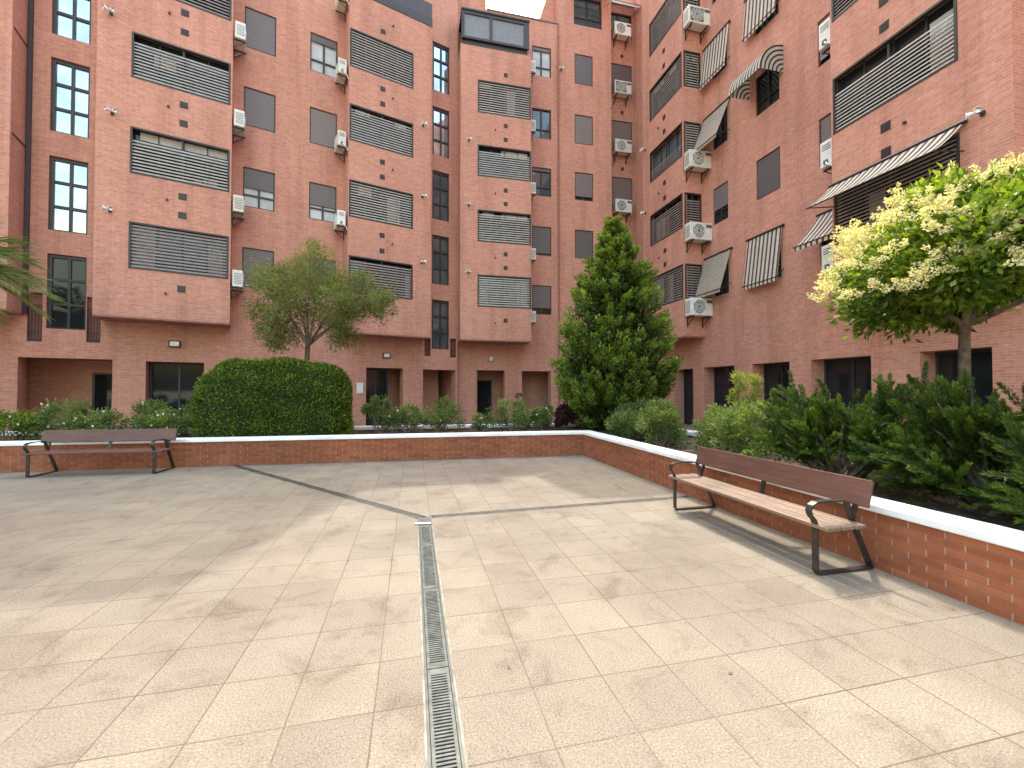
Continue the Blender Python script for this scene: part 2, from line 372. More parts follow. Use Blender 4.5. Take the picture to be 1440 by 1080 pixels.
# drain channels
def drain(name, a, b, w, label, grate, strip=.010):
    a = Vector(a); b = Vector(b); L = (b-a).length; ang = math.degrees(math.atan2(b.y-a.y, b.x-a.x))
    F = Frame(a.x, a.y, ang); root = empty(name, (a.x, a.y, 0))
    tag(root, label, 'drain', None)
    m = MB(); hw = w/2
    m.box(F, 0, L, -hw-strip, -hw, .0005, .005); m.box(F, 0, L, hw, hw+strip, .0005, .005); m.build('mortar_edge', M['mortar_strip'], root)
    m = MB(); m.box(F, 0, L, -hw+.0005, -hw+.014, -.01, .008); m.box(F, 0, L, hw-.014, hw-.0005, -.01, .008); m.build('channel_frame', M['galv'] if grate else M['drain_dark'], root)
    m = MB(); m.box(F, 0, L, -hw+.0145, hw-.0145, .0005, .0022); m.build('channel_bed', M['black'], root)
    if not grate:
        m = MB(); m.box(F, .02, L, -hw+.0145, hw-.0145, .0025, .006); m.build('cover', M['drain_dark'], root); return
    # cast panels, each with its rails, solid ends and cross slots
    pos = 0.; k = 0
    while pos < L-.3:
        pl = 1.0; e = min(L, pos+pl)-.008
        m = MB(); m.box(F, pos, e, -hw+.018, -hw+.034, .0025, .0075); m.box(F, pos, e, hw-.034, hw-.018, .0025, .0075)
        m.box(F, pos, pos+.05, -hw+.0345, hw-.0345, .0025, .0070); m.box(F, e-.05, e, -hw+.0345, hw-.0345, .0025, .0070)
        q = pos+.062
        while q < e-.06:
            m.box(F, q, q+.011, -hw+.0345, hw-.0345, .0025, .0068); q += .021
        m.build('grate_panel', M['grate'], root)
        pos += pl; k += 1
drain('drain_channel', (.145, -1.5, 0), (.150, 5.12, 0), .155, 'long slotted metal drain grating running straight from the foreground to the junction', True)
drain('drain_channel', (.12, 5.44, 0), (-3.62, 10.02, 0), .125, 'narrow dark drain channel running diagonally from the junction to the left planter wall', False, .012)
drain('drain_channel', (.24, 5.45, 0), (4.0, 5.60, 0), .090, 'thin dark drain channel running from the junction towards the right bench', False, .008)
r = empty('drain_junction', (.15, 5.27, 0)); tag(r, 'small square metal junction box where the three drain channels meet', 'drain box')
m = MB(); m.box(Frame(.15, 5.28, 0), -.075, .075, -.145, .16, .0005, .007); m.build('lid', M['galv'], r)
m = MB(); m.box(Frame(.15, 5.17, -8), -.12, .07, -.018, .018, .008, .020); m.build('cross_bar', M['white'], r, bevel=.004)
m = MB(); m.box(Frame(.15, 5.36, 0), -.05, .05, -.04, .04, .0075, .010); m.build('handle_plate', M['grate'], r)

# ------------------------------------------------------------------ planters
def strip_prism(m, pts, z0, z1, closed=False):
    # pts: list of (outer, inner) 2D pairs
    L = 0
    for (o0, i0), (o1, i1) in zip(pts, pts[1:]):
        d = math.hypot(o1[0]-o0[0], o1[1]-o0[1])
        m.face([(*o0, z0), (*o1, z0), (*o1, z1), (*o0, z1)], [(L, z0), (L+d, z0), (L+d, z1), (L, z1)])
        m.face([(*i0, z0), (*i1, z0), (*i1, z1), (*i0, z1)], [(L, z0), (L+d, z0), (L+d, z1), (L, z1)])
        m.face([(*o0, z1), (*o1, z1), (*i1, z1), (*i0, z1)]); m.face([(*o0, z0), (*o1, z0), (*i1, z0), (*i0, z0)])
        L += d
xl, yn = -22., -8.
root = empty('planter', (PX0, PY0, 0)); tag(root, 'long L-shaped raised brick planter with white painted coping around the plaza', 'planter')
def off_pts(o):   # polyline at offset o (outwards into the planter) of the front wall
    return [(xl, backy(xl)+o), (PX0+o, backy(PX0+o)+o), (PX0+o, yn)]
def inner_back(o):  # the rear wall line, o towards the buildings
    return [(xl, 13.55+o-0.0), (6.75+o, 12.15+o), (6.75+o, yn)]
pa, pb = off_pts(0), off_pts(.24)
m = MB(); strip_prism(m, list(zip(pa, pb)), 0, .50)
pa, pb = inner_back(0), inner_back(-.24)
strip_prism(m, list(zip(pa, pb)), 0, .48); m.build('wall', M['brick_planter'], root)
m = MB(); pa, pb = off_pts(-.03), off_pts(.29); strip_prism(m, list(zip(pa, pb)), .502, .572); m.build('coping', M['coping'], root, bevel=.012)
m = MB(); pa, pb = inner_back(.03), inner_back(-.27); strip_prism(m, list(zip(pa, pb)), .482, .572); m.build('coping', M['coping'], root, bevel=.012)
def gridsheet(m, x0, x1, y0f, y1f, nx, ny, z):
    for i in range(nx):
        for j in range(ny):
            P = []
            for (a, b) in ((i, j), (i+1, j), (i+1, j+1), (i, j+1)):
                x = x0+(x1-x0)*a/nx; ya, yb = y0f(x), y1f(x); y = ya+(yb-ya)*b/ny
                P.append((x, y, z+.03*math.sin(x*3.1+y*1.7)+.02*math.sin(x*7.3-y*5.1)))
            m.face(P)
m = MB(); gridsheet(m, xl, PX0+.25, lambda x: backy(x)+.24, lambda x: 13.3-(x-xl)*.0487, 110, 10, .43)
gridsheet(m, PX0+.24, 6.5, lambda x: yn, lambda x: 12.0, 12, 90, .43)
m.build('soil', M['soil'], root, smooth=True)

# ------------------------------------------------------------------ buildings
TOP = [6.70, 9.62, 12.55, 15.49, 18.60]
GBOT = [5.26, 8.18, 11.13, 14.00, 17.05]

def window(F, d, s0, s1, z0, z1, parent, shut=1., pane='glass_dark', bars=True):
    m = MB(); e = .045; da, db = d+.045, d+.10
    m.box(F, s0+.004, s0+e, da, db, z0+.004, z1-.004); m.box(F, s1-e, s1-.004, da, db, z0+.004, z1-.004)
    m.box(F, s0+e, s1-e, da, db, z0+.004, z0+e); m.box(F, s0+e, s1-e, da, db, z1-e, z1-.004)
    zs = z0+e+(z1-z0-2*e)*(1-shut)
    if shut < .95:
        mid = (s0+s1)/2; m.box(F, mid-.035, mid+.035, da+.005, db, z0+e, z1-e)
        if bars: m.box(F, s0+e, s1-e, da+.004, db-.002, z0+(z1-z0)*.30, z0+(z1-z0)*.30+.05)
    fr = m.build('window', M['frame'], parent)
    m = MB(); m.rect(F, d+.108, s0+.003, s1-.003, z0+.003, z1-.003); m.build('pane', M[pane], fr)
    if shut > .05:
        m = MB(); m.box(F, s0+e+.001, s1-e-.001, d+.03, d+.044, zs, z1-e-.002); m.build('roller_shutter', M['shutter'], fr)
    return fr

def gallery(F, d, s0, s1, z0, z1, parent, openf=.15, slat='slat', whites=(), seed=0, n=13, bars=4, pane='glass_dark'):
    rr = random.Random(seed)
    m = MB(); e = .05
    m.box(F, s0, s0+e, d-.012, d+.09, z0, z1); m.box(F, s1-e, s1, d-.012, d+.09, z0, z1)
    m.box(F, s0+e, s1-e, d-.012, d+.09, z0, z0+e); m.box(F, s0+e, s1-e, d-.012, d+.09, z1-e, z1)
    mid = (s0+s1)/2; m.box(F, mid-.025, mid+.025, d+.04, d+.085, z0+e, z1-e)
    fr = m.build('gallery_window', M['frame'], parent)
    # glazing leaves set back behind the screen
    m = MB(); k = max(2, bars)
    for i in range(k):
        a = s0+(s1-s0)*i/k; b = s0+(s1-s0)*(i+1)/k
        m.box(F, a+.002, a+.035, d+.16, d+.20, z0, z1)
    m.build('sash', M['glazing_bar'], fr)
    m = MB(); m.rect(F, d+.205, s0, s1, z0, z1); m.build('pane', M[pane], fr)
    if whites:
        for (a, b, c, e2) in whites:   # drawn blinds and things kept behind the glass, fractions of the opening
            m = MB(); m.box(F, s0+(s1-s0)*a, s0+(s1-s0)*b, d+.175, d+.198, z0+(z1-z0)*c, z0+(z1-z0)*e2)
            m.build('blind', M['blind'], fr)
    m = MB(); top = z1-e-(z1-z0)*openf; pitch = (z1-z0-2*e)/n; z = z0+e+.012
    while z < top-.02:
        ze = z+pitch*.56
        # a slanted blade
        m.face([F.p(s0+e, d+.004, z), F.p(s1-e, d+.004, z), F.p(s1-e, d+.030, ze), F.p(s0+e, d+.030, ze)])
        m.face([F.p(s0+e, d+.014, z), F.p(s1-e, d+.014, z), F.p(s1-e, d+.040, ze), F.p(s0+e, d+.040, ze)])
        m.face([F.p(s0+e, d+.004, z), F.p(s1-e, d+.004, z), F.p(s1-e, d+.014, z), F.p(s0+e, d+.014, z)])
        m.face([F.p(s0+e, d+.030, ze), F.p(s1-e, d+.030, ze), F.p(s1-e, d+.040, ze), F.p(s0+e, d+.040, ze)])
        z += pitch
    m.build('slat_screen', M[slat], fr)
    return fr

def stair_window(F, d, s0, s1, z0, z1, parent, panes, rows=3):
    m = MB(); e = .05; da, db = d+.05, d+.12
    m.box(F, s0+.003, s0+e+.04, da, db, z0+.003, z1-.003); m.box(F, s1-e, s1-.003, da, db, z0+.003, z1-.003)
    m.box(F, s0+e+.04, s1-e, da, db, z0+.003, z0+e); m.box(F, s0+e+.04, s1-e, da, db, z1-e-.05, z1-.003)
    mid = (s0+s1)/2+.03; m.box(F, mid-.035, mid+.035, da+.003, db-.003, z0+e, z1-e)
    for k in range(1, rows):
        zz = z0+(z1-z0)*k/rows; m.box(F, s0+e, s1-e, da+.006, db-.006, zz-.04, zz+.04)
    fr = m.build('stair_window', M['frame'], parent)
    m = MB(); m.rect(F, d+.105, s0+.003, s1-.003, z0+.003, z1-.003); m.build('pane', M[panes], fr)

def vent(F, d, s, z, parent, r=.105):
    m = MB(); m.box(F, s-r, s+r, d-.010, d+.01, z-r, z+r)
    o = m.build('vent', M['frame'], parent)
    m = MB()
    for k in range(4): m.box(F, s-r+.02, s+r-.02, d-.018, d-.0105, z-r+.03+k*.045, z-r+.048+k*.045)
    m.build('louvre', M['pipe'], o)
def pipe_end(F, d, s, z, parent):
    m = MB(); a = Vector(F.p(s, d+.02, z)); b = Vector(F.p(s, d-.05, z)); m.tube([a, b], .035, 10); m.build('outlet_pipe', M['frame'], parent)
def bay(m, F, d0, d1, s0, s1, z0, z1, holes, sides=(1, 1), sideholes=((), ())):
    m.wall(F, d0, s0, s1, z0, z1, holes, .2)
def railing(F, d, s0, s1, z0, z1, parent, n=5):
    m = MB()
    m.box(F, s0, s1, d, d+.02, z1-.03, z1); m.box(F, s0, s1, d, d+.02, z0+.0, z0+.06)
    m.box(F, s0, s1, d, d+.02, z0+.28, z0+.30)
    for k in range(n):
        a = s0+(s1-s0-.018)*k/(n-1); m.box(F, a, a+.018, d+.021, d+.035, z0+.06, z1+.0)
    m.build('railing', M['frame'], parent)

# ---- left wing
LB = empty('apartment_building', LF.p(2, 1, 0)); tag(LB, 'left red brick apartment wing with two projecting bays and tall black stair windows', 'building', 'red brick apartment wings')
stair_tops = [5.66, 8.62, 11.62, 14.58, 17.5]
stairR = [5.59, 8.50, 11.42, 14.32, 17.27]
colC, colD = (.31, 1.31), (2.47, 3.46)
opens = [(-5.16, -3.11, 0, 2.53), (-2.30, -.76, 0, 2.50), (1.2, 3.2, 0, 2.49), (4.64, 6.18, 0, 2.48), (7.06, 8.60, 0, 2.46)]
holes = [(a, b, c, e, .50) for a, b, c, e in opens]
for t in stair_tops: holes.append((-4.60, -3.74, t-2.25, t, .16))
for t in stairR: holes.append((7.46, 8.27, t-2.2, t, .16))
for k in range(4):
    holes.append((*colC, GBOT[k], TOP[k], .13)); holes.append((*colD, GBOT[k], TOP[k], .13))
slots = [(-4.99, -4.68, 3.00, 4.45), (-3.72, -3.40, 3.04, 4.45), (7.12, 7.40, 3.06, 3.85), (8.33, 8.62, 3.04, 3.90)]
for q in slots: holes.append((*q, .16))
mL = MB()
mL.wall(LF, 1, -16, 8.69, 0, 26, holes)
# bays
b1 = [(-2.58, -.05, GBOT[k], TOP[k], .2) for k in range(4)]
mL.wall(LF, 0, -3.36, 0, 3.79, 17.2, b1)
b2 = [(3.75, 6.25, GBOT[k], TOP[k], .2) for k in range(4)]
mL.wall(LF, 0, 3.72, 7.04, 3.77, 16.95, b2)
mL.wall(LF, 0, -16, -5.07, 3.79, 24, [])
for s, z0, z1 in ((-3.36, 3.79, 17.2), (0, 3.79, 17.2), (3.72, 3.77, 16.95), (7.04, 3.77, 16.95), (-5.07, 3.79, 24)):
    mL.side(LF, s, 0, 1, z0, z1, off=s)
mL.horiz(LF, 17.2, -3.36, 0, 0, 1); mL.horiz(LF, 24, -16, -5.07, 0, 1); mL.horiz(LF, 16.95, 3.72, 7.04, 0, 1)
# portico back walls and inner side walls
mL.wall(LF, 2.6, -6, 8.4, 0, 2.56, [(-3.95, -3.36, 0, 2.15, .1)])
for s in (-5.4, -2.8, .3, 3.6, 6.6): mL.side(LF, s, 1.5, 2.6, 0, 2.56)
# shell
mL.rect(LF, 12, -16, 8.69, 0, 26); mL.side(LF, -16, 1, 12, 0, 26); mL.side(LF, 8.69, 1, 12, 0, 26)
mL.build('wall', M['brick'], LB)
m = MB(); m.horiz(LF, 26, -16, 8.69, 1, 12); m.build('roof', M['slab'], LB)
m = MB()
for a, b, z in ((-3.36, 0, 3.79), (3.72, 7.04, 3.77), (-16, -5.07, 3.79)): m.box(LF, a+.006, b-.006, .006, .995, z-.05, z-.004)
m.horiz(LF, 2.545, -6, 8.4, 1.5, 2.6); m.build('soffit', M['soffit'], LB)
for i, t in enumerate(stair_tops): stair_window(LF, 1.02, -4.60, -3.74, t-2.25, t, LB, 'glass_dark' if i == 0 else 'glass_sky')
for i, t in enumerate(stairR): stair_window(LF, 1.02, 7.46, 8.27, t-2.2, t, LB, 'glass_sky' if i >= 3 else 'glass_mid')
for (k, sh, pn) in ((0, .92, 'glass_mid'), (1, .50, 'glass_curtain'), (2, 1, 'glass_mid'), (3, 1, 'glass_mid')): window(LF, 1, *colC, GBOT[k], TOP[k], LB, sh, pn)
for (k, sh, pn) in ((0, 1, 'glass_mid'), (1, .60, 'glass_curtain'), (2, 1, 'glass_mid'), (3, .18, 'glass_curtain')): window(LF, 1, *colD, GBOT[k], TOP[k], LB, sh, pn)
gw = [dict(openf=.02, slat='slat_dark', whites=[(.0, .24, 0, 1), (.78, .93, .0, .7)], seed=1), dict(openf=.20, whites=[(.08, .97, .80, .97), (.62, .70, 0, .2), (.72, .86, 0, .22)], seed=2),
      dict(openf=.17, whites=[(.2, .42, .45, .72)], seed=3), dict(openf=.0, slat='slat_dark', seed=4)]
for k in range(4): gallery(LF, 0, -2.575, -.055, GBOT[k]+.004, TOP[k]-.004, LB, **gw[k])
gw2 = [dict(openf=.10, slat='slat_dark', whites=[(.9, .98, .05, .7)]), dict(openf=.0, whites=[(.15, .35, .70, .93), (.6, .8, .05, .8)]), dict(openf=.10, whites=[(.1, .32, .84, .96), (.72, .9, .80, .95)]), dict(openf=.0)]
for k in range(4): gallery(LF, 0, 3.755, 6.245, GBOT[k]+.004, TOP[k]-.004, LB, seed=10+k, **gw2[k])
for k, z in enumerate((13.70, 13.07, 10.70, 10.10, 7.74, 7.14, 4.78)): vent(LF, 0, -1.29, z, LB)
for z in (13.51, 10.52, 7.55, 4.59): pipe_end(LF, 0, -1.68, z, LB)
for z in (15.86, 13.54, 12.94, 10.61, 10.01, 7.68, 7.06, 4.7): vent(LF, 0, 5.0, z, LB, .095)
for z in (16.26, 13.3, 10.4, 7.4, 4.6): pipe_end(LF, 0, 5.4, z, LB)
for q in slots:
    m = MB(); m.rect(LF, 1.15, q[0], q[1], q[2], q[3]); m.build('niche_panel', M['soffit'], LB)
    railing(LF, 1.01, q[0]+.01, q[1]-.01, q[2]+.01, q[3]-.02 if q[3] < 4 else q[3]-.35, LB)
# terrace on the second bay
m = MB(); m.box(LF, 3.70, 7.06, -.02, .10, 16.96, 17.30); m.build('parapet', M['frame'], LB)
m = MB(); m.box(LF, 5.3, 7.05, .0, .05, 17.31, 17.95); m.build('railing', M['pipe'], LB)
m = MB(); m.box(LF, -5.05, -4.97, .88, .99, 3.8, 25); m.build('drainpipe', M['pipe'], LB)
m = MB()
for z in (8.65, 11.61, 14.55): m.box(LF, -5.068, -5.055, .1, .9, z, z+.05)
m.build('joint_strip', M['pipe'], LB)
# portico doors
def door(F, d, s0, s1, z1, parent, leafs=2):
    m = MB(); e = .06
    m.box(F, s0, s0+e, d-.03, d+.03, 0, z1); m.box(F, s1-e, s1, d-.03, d+.03, 0, z1); m.box(F, s0+e, s1-e, d-.03, d+.03, z1-e, z1)
    if leafs > 1: m.box(F, (s0+s1)/2-.03, (s0+s1)/2+.03, d-.03, d+.03, 0, z1-e)
    o = m.build('door', M['glazing_bar'], parent)
    m = MB(); m.rect(F, d+.01, s0+e, s1-e, 0, z1-e); m.build('pane', M['glass_dark'], o)
    m = MB(); m.tube([F.p(s1-.16, d-.06, .9), F.p(s1-.16, d-.06, 1.25)], .014, 8); m.build('handle', M['galv'], o)
door(LF, 2.64, -3.95, -3.36, 2.15, LB, 1)
door(LF, 1.62, -2.30, -.70, 2.48, LB)
door(LF, 1.72, 4.64, 5.72, 2.46, LB)
door(LF, 2.55, 7.0, 7.30, 2.1, LB, 1)
mm = MB(); mm.rect(LF, 1.9, 1.2, 3.2, 0, 2.49); mm.build('shopfront', M['glass_dark'], LB)

# ---- centre wing
CB = empty('apartment_building', (6, 20.5, 0)); tag(CB, 'central red brick apartment wing with one bay and a grey glazed terrace', 'building', 'red brick apartment wings')
mC = MB(); YF = 20.04
colE, colG = (5.69, 6.68), (7.93, 8.92)
hs = [(2.98, 4.32, 0, 2.49, .45), (5.17, 6.64, 0, 2.47, .45)]
for k in range(5): hs.append((*colE, GBOT[k] if k != 4 else 17.12, TOP[k], .13)); hs.append((*colG, GBOT[k], TOP[k], .13))
hs.append((7.90, 9.42, 20.1, 21.62, .2))
mC.wall(CF, YF, 2.0, 7.05, 0, 19.90, [h for h in hs if h[1] < 7.05])
mC.wall(CF, YF, 7.05, 9.94, 0, 23.0, [h for h in hs if h[0] > 7.05])
mC.wall(CF, YF, 2.0, 3.40, 19.90, 26, [])
mC.side(CF, 3.40, YF, 30, 19.9, 26); mC.side(CF, 7.05, YF, 30, 19.9, 23); mC.side(CF, 9.94, YF, 20.9, 0, 23)
# sloping stair bulkhead set back behind the parapet
mC.face([(6.15, YF+.6, 19.5), (7.05, YF+.6, 19.5), (7.05, YF+.6, 23), (6.95, YF+.6, 23), (6.15, YF+.6, 19.9)], [(0, 0), (.9, 0), (.9, 3.5), (.8, 3.5), (0, .4)])
NZ = [6.75, 9.9, 13.02, 16.1, 19.2]
nh = [(10.0, 11.6, z-1.7, z, .2) for z in NZ]+[(10.0, 11.6, 20.6, 22.0, .2)]
mC.wall(CF, 20.9, 9.94, 11.7, 0, 23.0, nh)
b3 = [(2.80, 5.27, GBOT[k], TOP[k], .2) for k in range(4)]
B3 = 18.75
mC.wall(CF, B3, 2.03, 5.28, 3.80, 16.98, b3)
mC.side(CF, 2.03, B3, YF, 3.80, 16.98); mC.side(CF, 5.28, B3, YF, 3.80, 16.98, off=5.28); mC.horiz(CF, 16.98, 2.03, 5.28, B3, YF)
mC.wall(CF, YF+1.5, 2.2, 7.0, 0, 2.5, []); mC.side(CF, 4.75, YF+.46, YF+1.5, 0, 2.5)
mC.side(CF, 11.69, 20.92, 30, 0, 23); mC.rect(CF, 30, 2.0, 11.7, 0, 19.9); mC.side(CF, 2.0, YF, 30, 0, 26); mC.rect(CF, 30, 7.05, 11.7, 19.9, 23)
mC.build('wall', M['brick'], CB)
m = MB(); m.horiz(CF, 19.90, 2.0, 7.05, YF, 30); m.horiz(CF, 23.0, 7.05, 9.94, YF, 30); m.horiz(CF, 23.0, 9.94, 11.7, 20.9, 30); m.horiz(CF, 26.0, 2.0, 3.4, YF, 30)
m.build('roof', M['slab'], CB)
m = MB(); m.box(CF, 3.42, 7.03, YF-.04, YF+.2, 19.905, 19.97); m.build('coping', M['slab'], CB)
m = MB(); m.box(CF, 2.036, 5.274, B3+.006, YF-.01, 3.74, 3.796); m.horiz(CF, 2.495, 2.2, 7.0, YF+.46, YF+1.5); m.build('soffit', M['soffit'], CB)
for k in range(4):
    gallery(CF, B3, 2.805, 5.265, GBOT[k]+.004, TOP[k]-.004, CB, seed=20+k, **[dict(openf=.02, whites=[(.02, .2, .1, .85), (.75, .95, .1, .85)], bars=5), dict(openf=.08, whites=[(.1, .3, .85, .97), (.45, .95, .80, .96)]), dict(openf=.14, whites=[(.45, .95, .75, .95)]), dict(openf=.02, whites=[(.02, .25, .85, .97), (.55, .72, .05, .88)])][k])
for (k, sh, pn) in ((0, .80, 'glass_dark'), (1, .95, 'glass_mid'), (2, .1, 'glass_mid'), (3, .0, 'glass_mid'), (4, .1, 'glass_curtain')): window(CF, YF, *colE, GBOT[k] if k != 4 else 17.12, TOP[k], CB, sh, pn)
for (k, sh) in ((0, 1), (1, 1), (2, .88), (3, 1), (4, 1)): window(CF, YF, *colG, GBOT[k], TOP[k], CB, sh)
for i, z in enumerate(NZ): window(CF, 20.9, 10.0, 11.6, z-1.7, z, CB, [1, .0, .9, 1, .9][i], 'glass_mid')
window(CF, 20.9, 10.0, 11.6, 20.6, 22.0, CB, .0, 'glass_mid')
window(CF, YF+.05, 7.90, 9.42, 20.1, 21.62, CB, .0, 'glass_mid')
m = MB(); m.box(CF, 7.92, 9.40, YF-.03, YF-.005, 20.13, 20.18); m.box(CF, 7.92, 9.40, YF-.03, YF-.005, 21.0, 21.04)
for k in range(15): m.box(CF, 7.93+k*.104, 7.95+k*.104, YF-.025, YF-.01, 20.18, 21.0)
m.build('railing', M['frame'], CB)
for z in (15.88, 13.54, 12.91, 10.59, 9.97, 7.68, 7.06, 4.68): vent(CF, B3, 4.08, z, CB, .09)
for z in (13.3, 10.4, 7.5, 4.55): pipe_end(CF, B3, 3.6, z, CB)
for z in NZ: vent(CF, 20.9, 11.0, z+.45, CB, .08); vent(CF, 20.9, 10.35, z+.62, CB, .06)
# glazed terrace
m = MB(); y0 = B3+.02
m.box(CF, 2.10, 5.14, y0+.1, y0+.7, 16.99, 17.33); m.build('terrace_base', M['frame'], CB)
m = MB()
m.box(CF, 2.08, 5.20, y0, y0+.08, 18.42, 18.56); m.box(CF, 2.08, 5.20, y0, y0+.08, 17.30, 17.40)
for a in (2.08, 3.35, 4.95): m.box(CF, a, a+(.12 if a < 4 else .25), y0+.001, y0+.081, 17.40, 18.42)
m.box(CF, 2.06, 5.22, y0-.04, YF-.02, 18.565, 18.64)
fr = m.build('terrace_enclosure', M['frame'], CB)
m = MB(); m.rect(CF, y0+.05, 2.2, 3.35, 17.4, 18.42); m.rect(CF, y0+.05, 3.47, 4.95, 17.4, 18.42); m.side(CF, 5.16, y0+.08, YF-.03, 17.40, 18.42); m.build('pane', M['grey_panel'], fr)
m = MB(); m.tube([(7.05, YF-.05, 0), (7.05, YF-.05, 19.9)], .045, 8); m.build('drainpipe', M['soffit'], CB)
door(CF, YF+1.46, 2.98, 3.95, 2.05, CB, 1)

# ---- right wing
RB = empty('apartment_building', (12, 9, 0)); tag(RB, 'right red brick apartment wing with striped awnings and a row of ground floor openings', 'building', 'red brick apartment wings')
mR = MB(); XM, XB = 11.7, 10.71
ro = [(17.35, 16.02), (15.32, 13.61), (12.75, 11.22), (10.46, 8.74), (7.63, 6.34), (5.0, 3.6), (2.3, .9)]
hs = [(-a, -b, 0, 2.48, .48) for a, b in ro]
cA, cB, cC = (-14.69, -13.86), (-12.49, -11.49), (-10.12, -9.15)
for k in range(5):
    for c in (cA, cB, cC): hs.append((*c, GBOT[k]+(.0 if k != 1 or c != cA else -.05), TOP[k]-.05, .13))
mR.wall(RF, XM, -20.9, 6, 0, 23.0, hs)
fb = [(-17.68, -15.25, GBOT[k], TOP[k], .2) for k in range(5)]
mR.wall(RF, XB, -18.3, -15.2, 3.76, 23.0, fb)
# side face of the far bay (faces the viewer), with wrap-round gallery openings
SF = Frame(0, 0, 0)
sh = [(10.76, 11.55, GBOT[k], TOP[k], .2) for k in range(5)]
mR.wall(SF, 15.2, XB, XM, 3.76, 23.0, sh)
mR.side(RF, -18.3, XB, XM, 3.76, 23.0)
XN = 10.6
nb = [(-8.77, -6.17, GBOT[k]-(.0), TOP[k]+.02, .2) for k in range(5)]
mR.wall(RF, XN, -8.82, -5.38, 3.78, 23.0, nb)
mR.wall(SF, 5.38, XN, XM, 3.78, 23.0, []); mR.side(RF, -8.82, XN, XM, 3.78, 23.0)
mR.rect(RF, 22, -20.9, 6, 0, 23); mR.side(RF, 6, XM, 22, 0, 23); mR.side(RF, -20.9, XM, 22, 0, 23)
mR.build('wall', M['brick'], RB)
m = MB(); m.horiz(RF, 23.0, -20.9, 6, XM, 22); m.horiz(RF, 23.0, -18.3, -15.2, XB, XM); m.horiz(RF, 23.0, -8.82, -5.38, XN, XM); m.build('roof', M['slab'], RB)
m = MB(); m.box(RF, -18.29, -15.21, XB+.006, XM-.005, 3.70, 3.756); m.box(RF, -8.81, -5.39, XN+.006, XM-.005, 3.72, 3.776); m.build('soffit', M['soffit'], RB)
for k in range(5):
    kw = [dict(openf=.0, slat='slat_dark', whites=[(.1, .3, .0, .9), (.45, .6, 0, .9)]), dict(openf=.13, slat='slat_dark', whites=[(.1, .5, 0, .7)]), dict(openf=.6, slat='slat_dark', pane='glass_mid'), dict(openf=.12, whites=[(.05, .35, .86, .96), (.55, .75, .86, .96)]), dict(openf=.0)][k]
    gallery(RF, XB, -17.675, -15.255, GBOT[k]+.004, TOP[k]-.004, RB, seed=30+k, **kw)
    gallery(SF, 15.2, 10.765, 11.545, GBOT[k]+.004, TOP[k]-.004, RB, openf=[0, .15, .02, .0, .0][k], slat='slat_dark' if k < 2 else 'slat', bars=2, seed=40+k, whites=[(.05, .95, .85, .97)] if k == 3 else ())
wn = [(cA, 0, .0, 'glass_dark'), (cA, 1, .62, 'glass_dark'), (cA, 2, .0, 'glass_dark'), (cA, 3, .3, 'glass_dark'), (cA, 4, .5, 'glass_dark'),
      (cB, 0, .1, 'glass_dark'), (cB, 1, 1, 'glass_dark'), (cB, 2, .0, 'glass_dark'), (cB, 3, .3, 'glass_dark'), (cB, 4, 1, 'glass_dark'),
      (cC, 0, .1, 'glass_dark'), (cC, 1, .9, 'glass_dark'), (cC, 2, .9, 'glass_dark'), (cC, 3, 1, 'glass_dark'), (cC, 4, 1, 'glass_dark')]
for c, k, shf, pn in wn:
    window(RF, XM, *c, GBOT[k]+(-.05 if (k == 1 and c == cA) else 0), TOP[k]-.05, RB, shf, pn)
kw = [dict(openf=.0, slat='slat_dark', whites=[(.28, .42, .0, .7)]), dict(openf=.24, slat='slat', whites=[(.78, .99, .1, .85)]), dict(openf=.0, slat='slat_dark'), dict(openf=.0, slat='slat_dark'), dict(openf=.0, slat='slat_dark')]
for k in range(5):
    gallery(RF, XN, -8.765, -6.175, GBOT[k]+.004, TOP[k]+.016, RB, seed=50+k, n=15, **kw[k])
for z in (16.48, 15.81, 13.52, 12.9, 10.63, 9.96, 7.64, 7.03, 4.70): vent(RF, XB, -16.52, z, RB, .095)
for z in (13.3, 10.35, 7.45): pipe_end(RF, XB, -16.95, z, RB)
for z in (10.6, 9.98, 7.64, 7.05, 4.7): vent(RF, XN, -7.52, z, RB, .105)
for z in (7.49, 10.4): pipe_end(RF, XN, -7.12, z, RB)
for i, (a, b) in enumerate(ro):
    door(RF, XM+.51, -a, -b, 2.47, RB, 2)
m = MB(); m.box(RF, -9.0, -8.9, XM-.05, XM-.005, 7.9, 9.6); m.build('conduit', M['pipe'], RB)

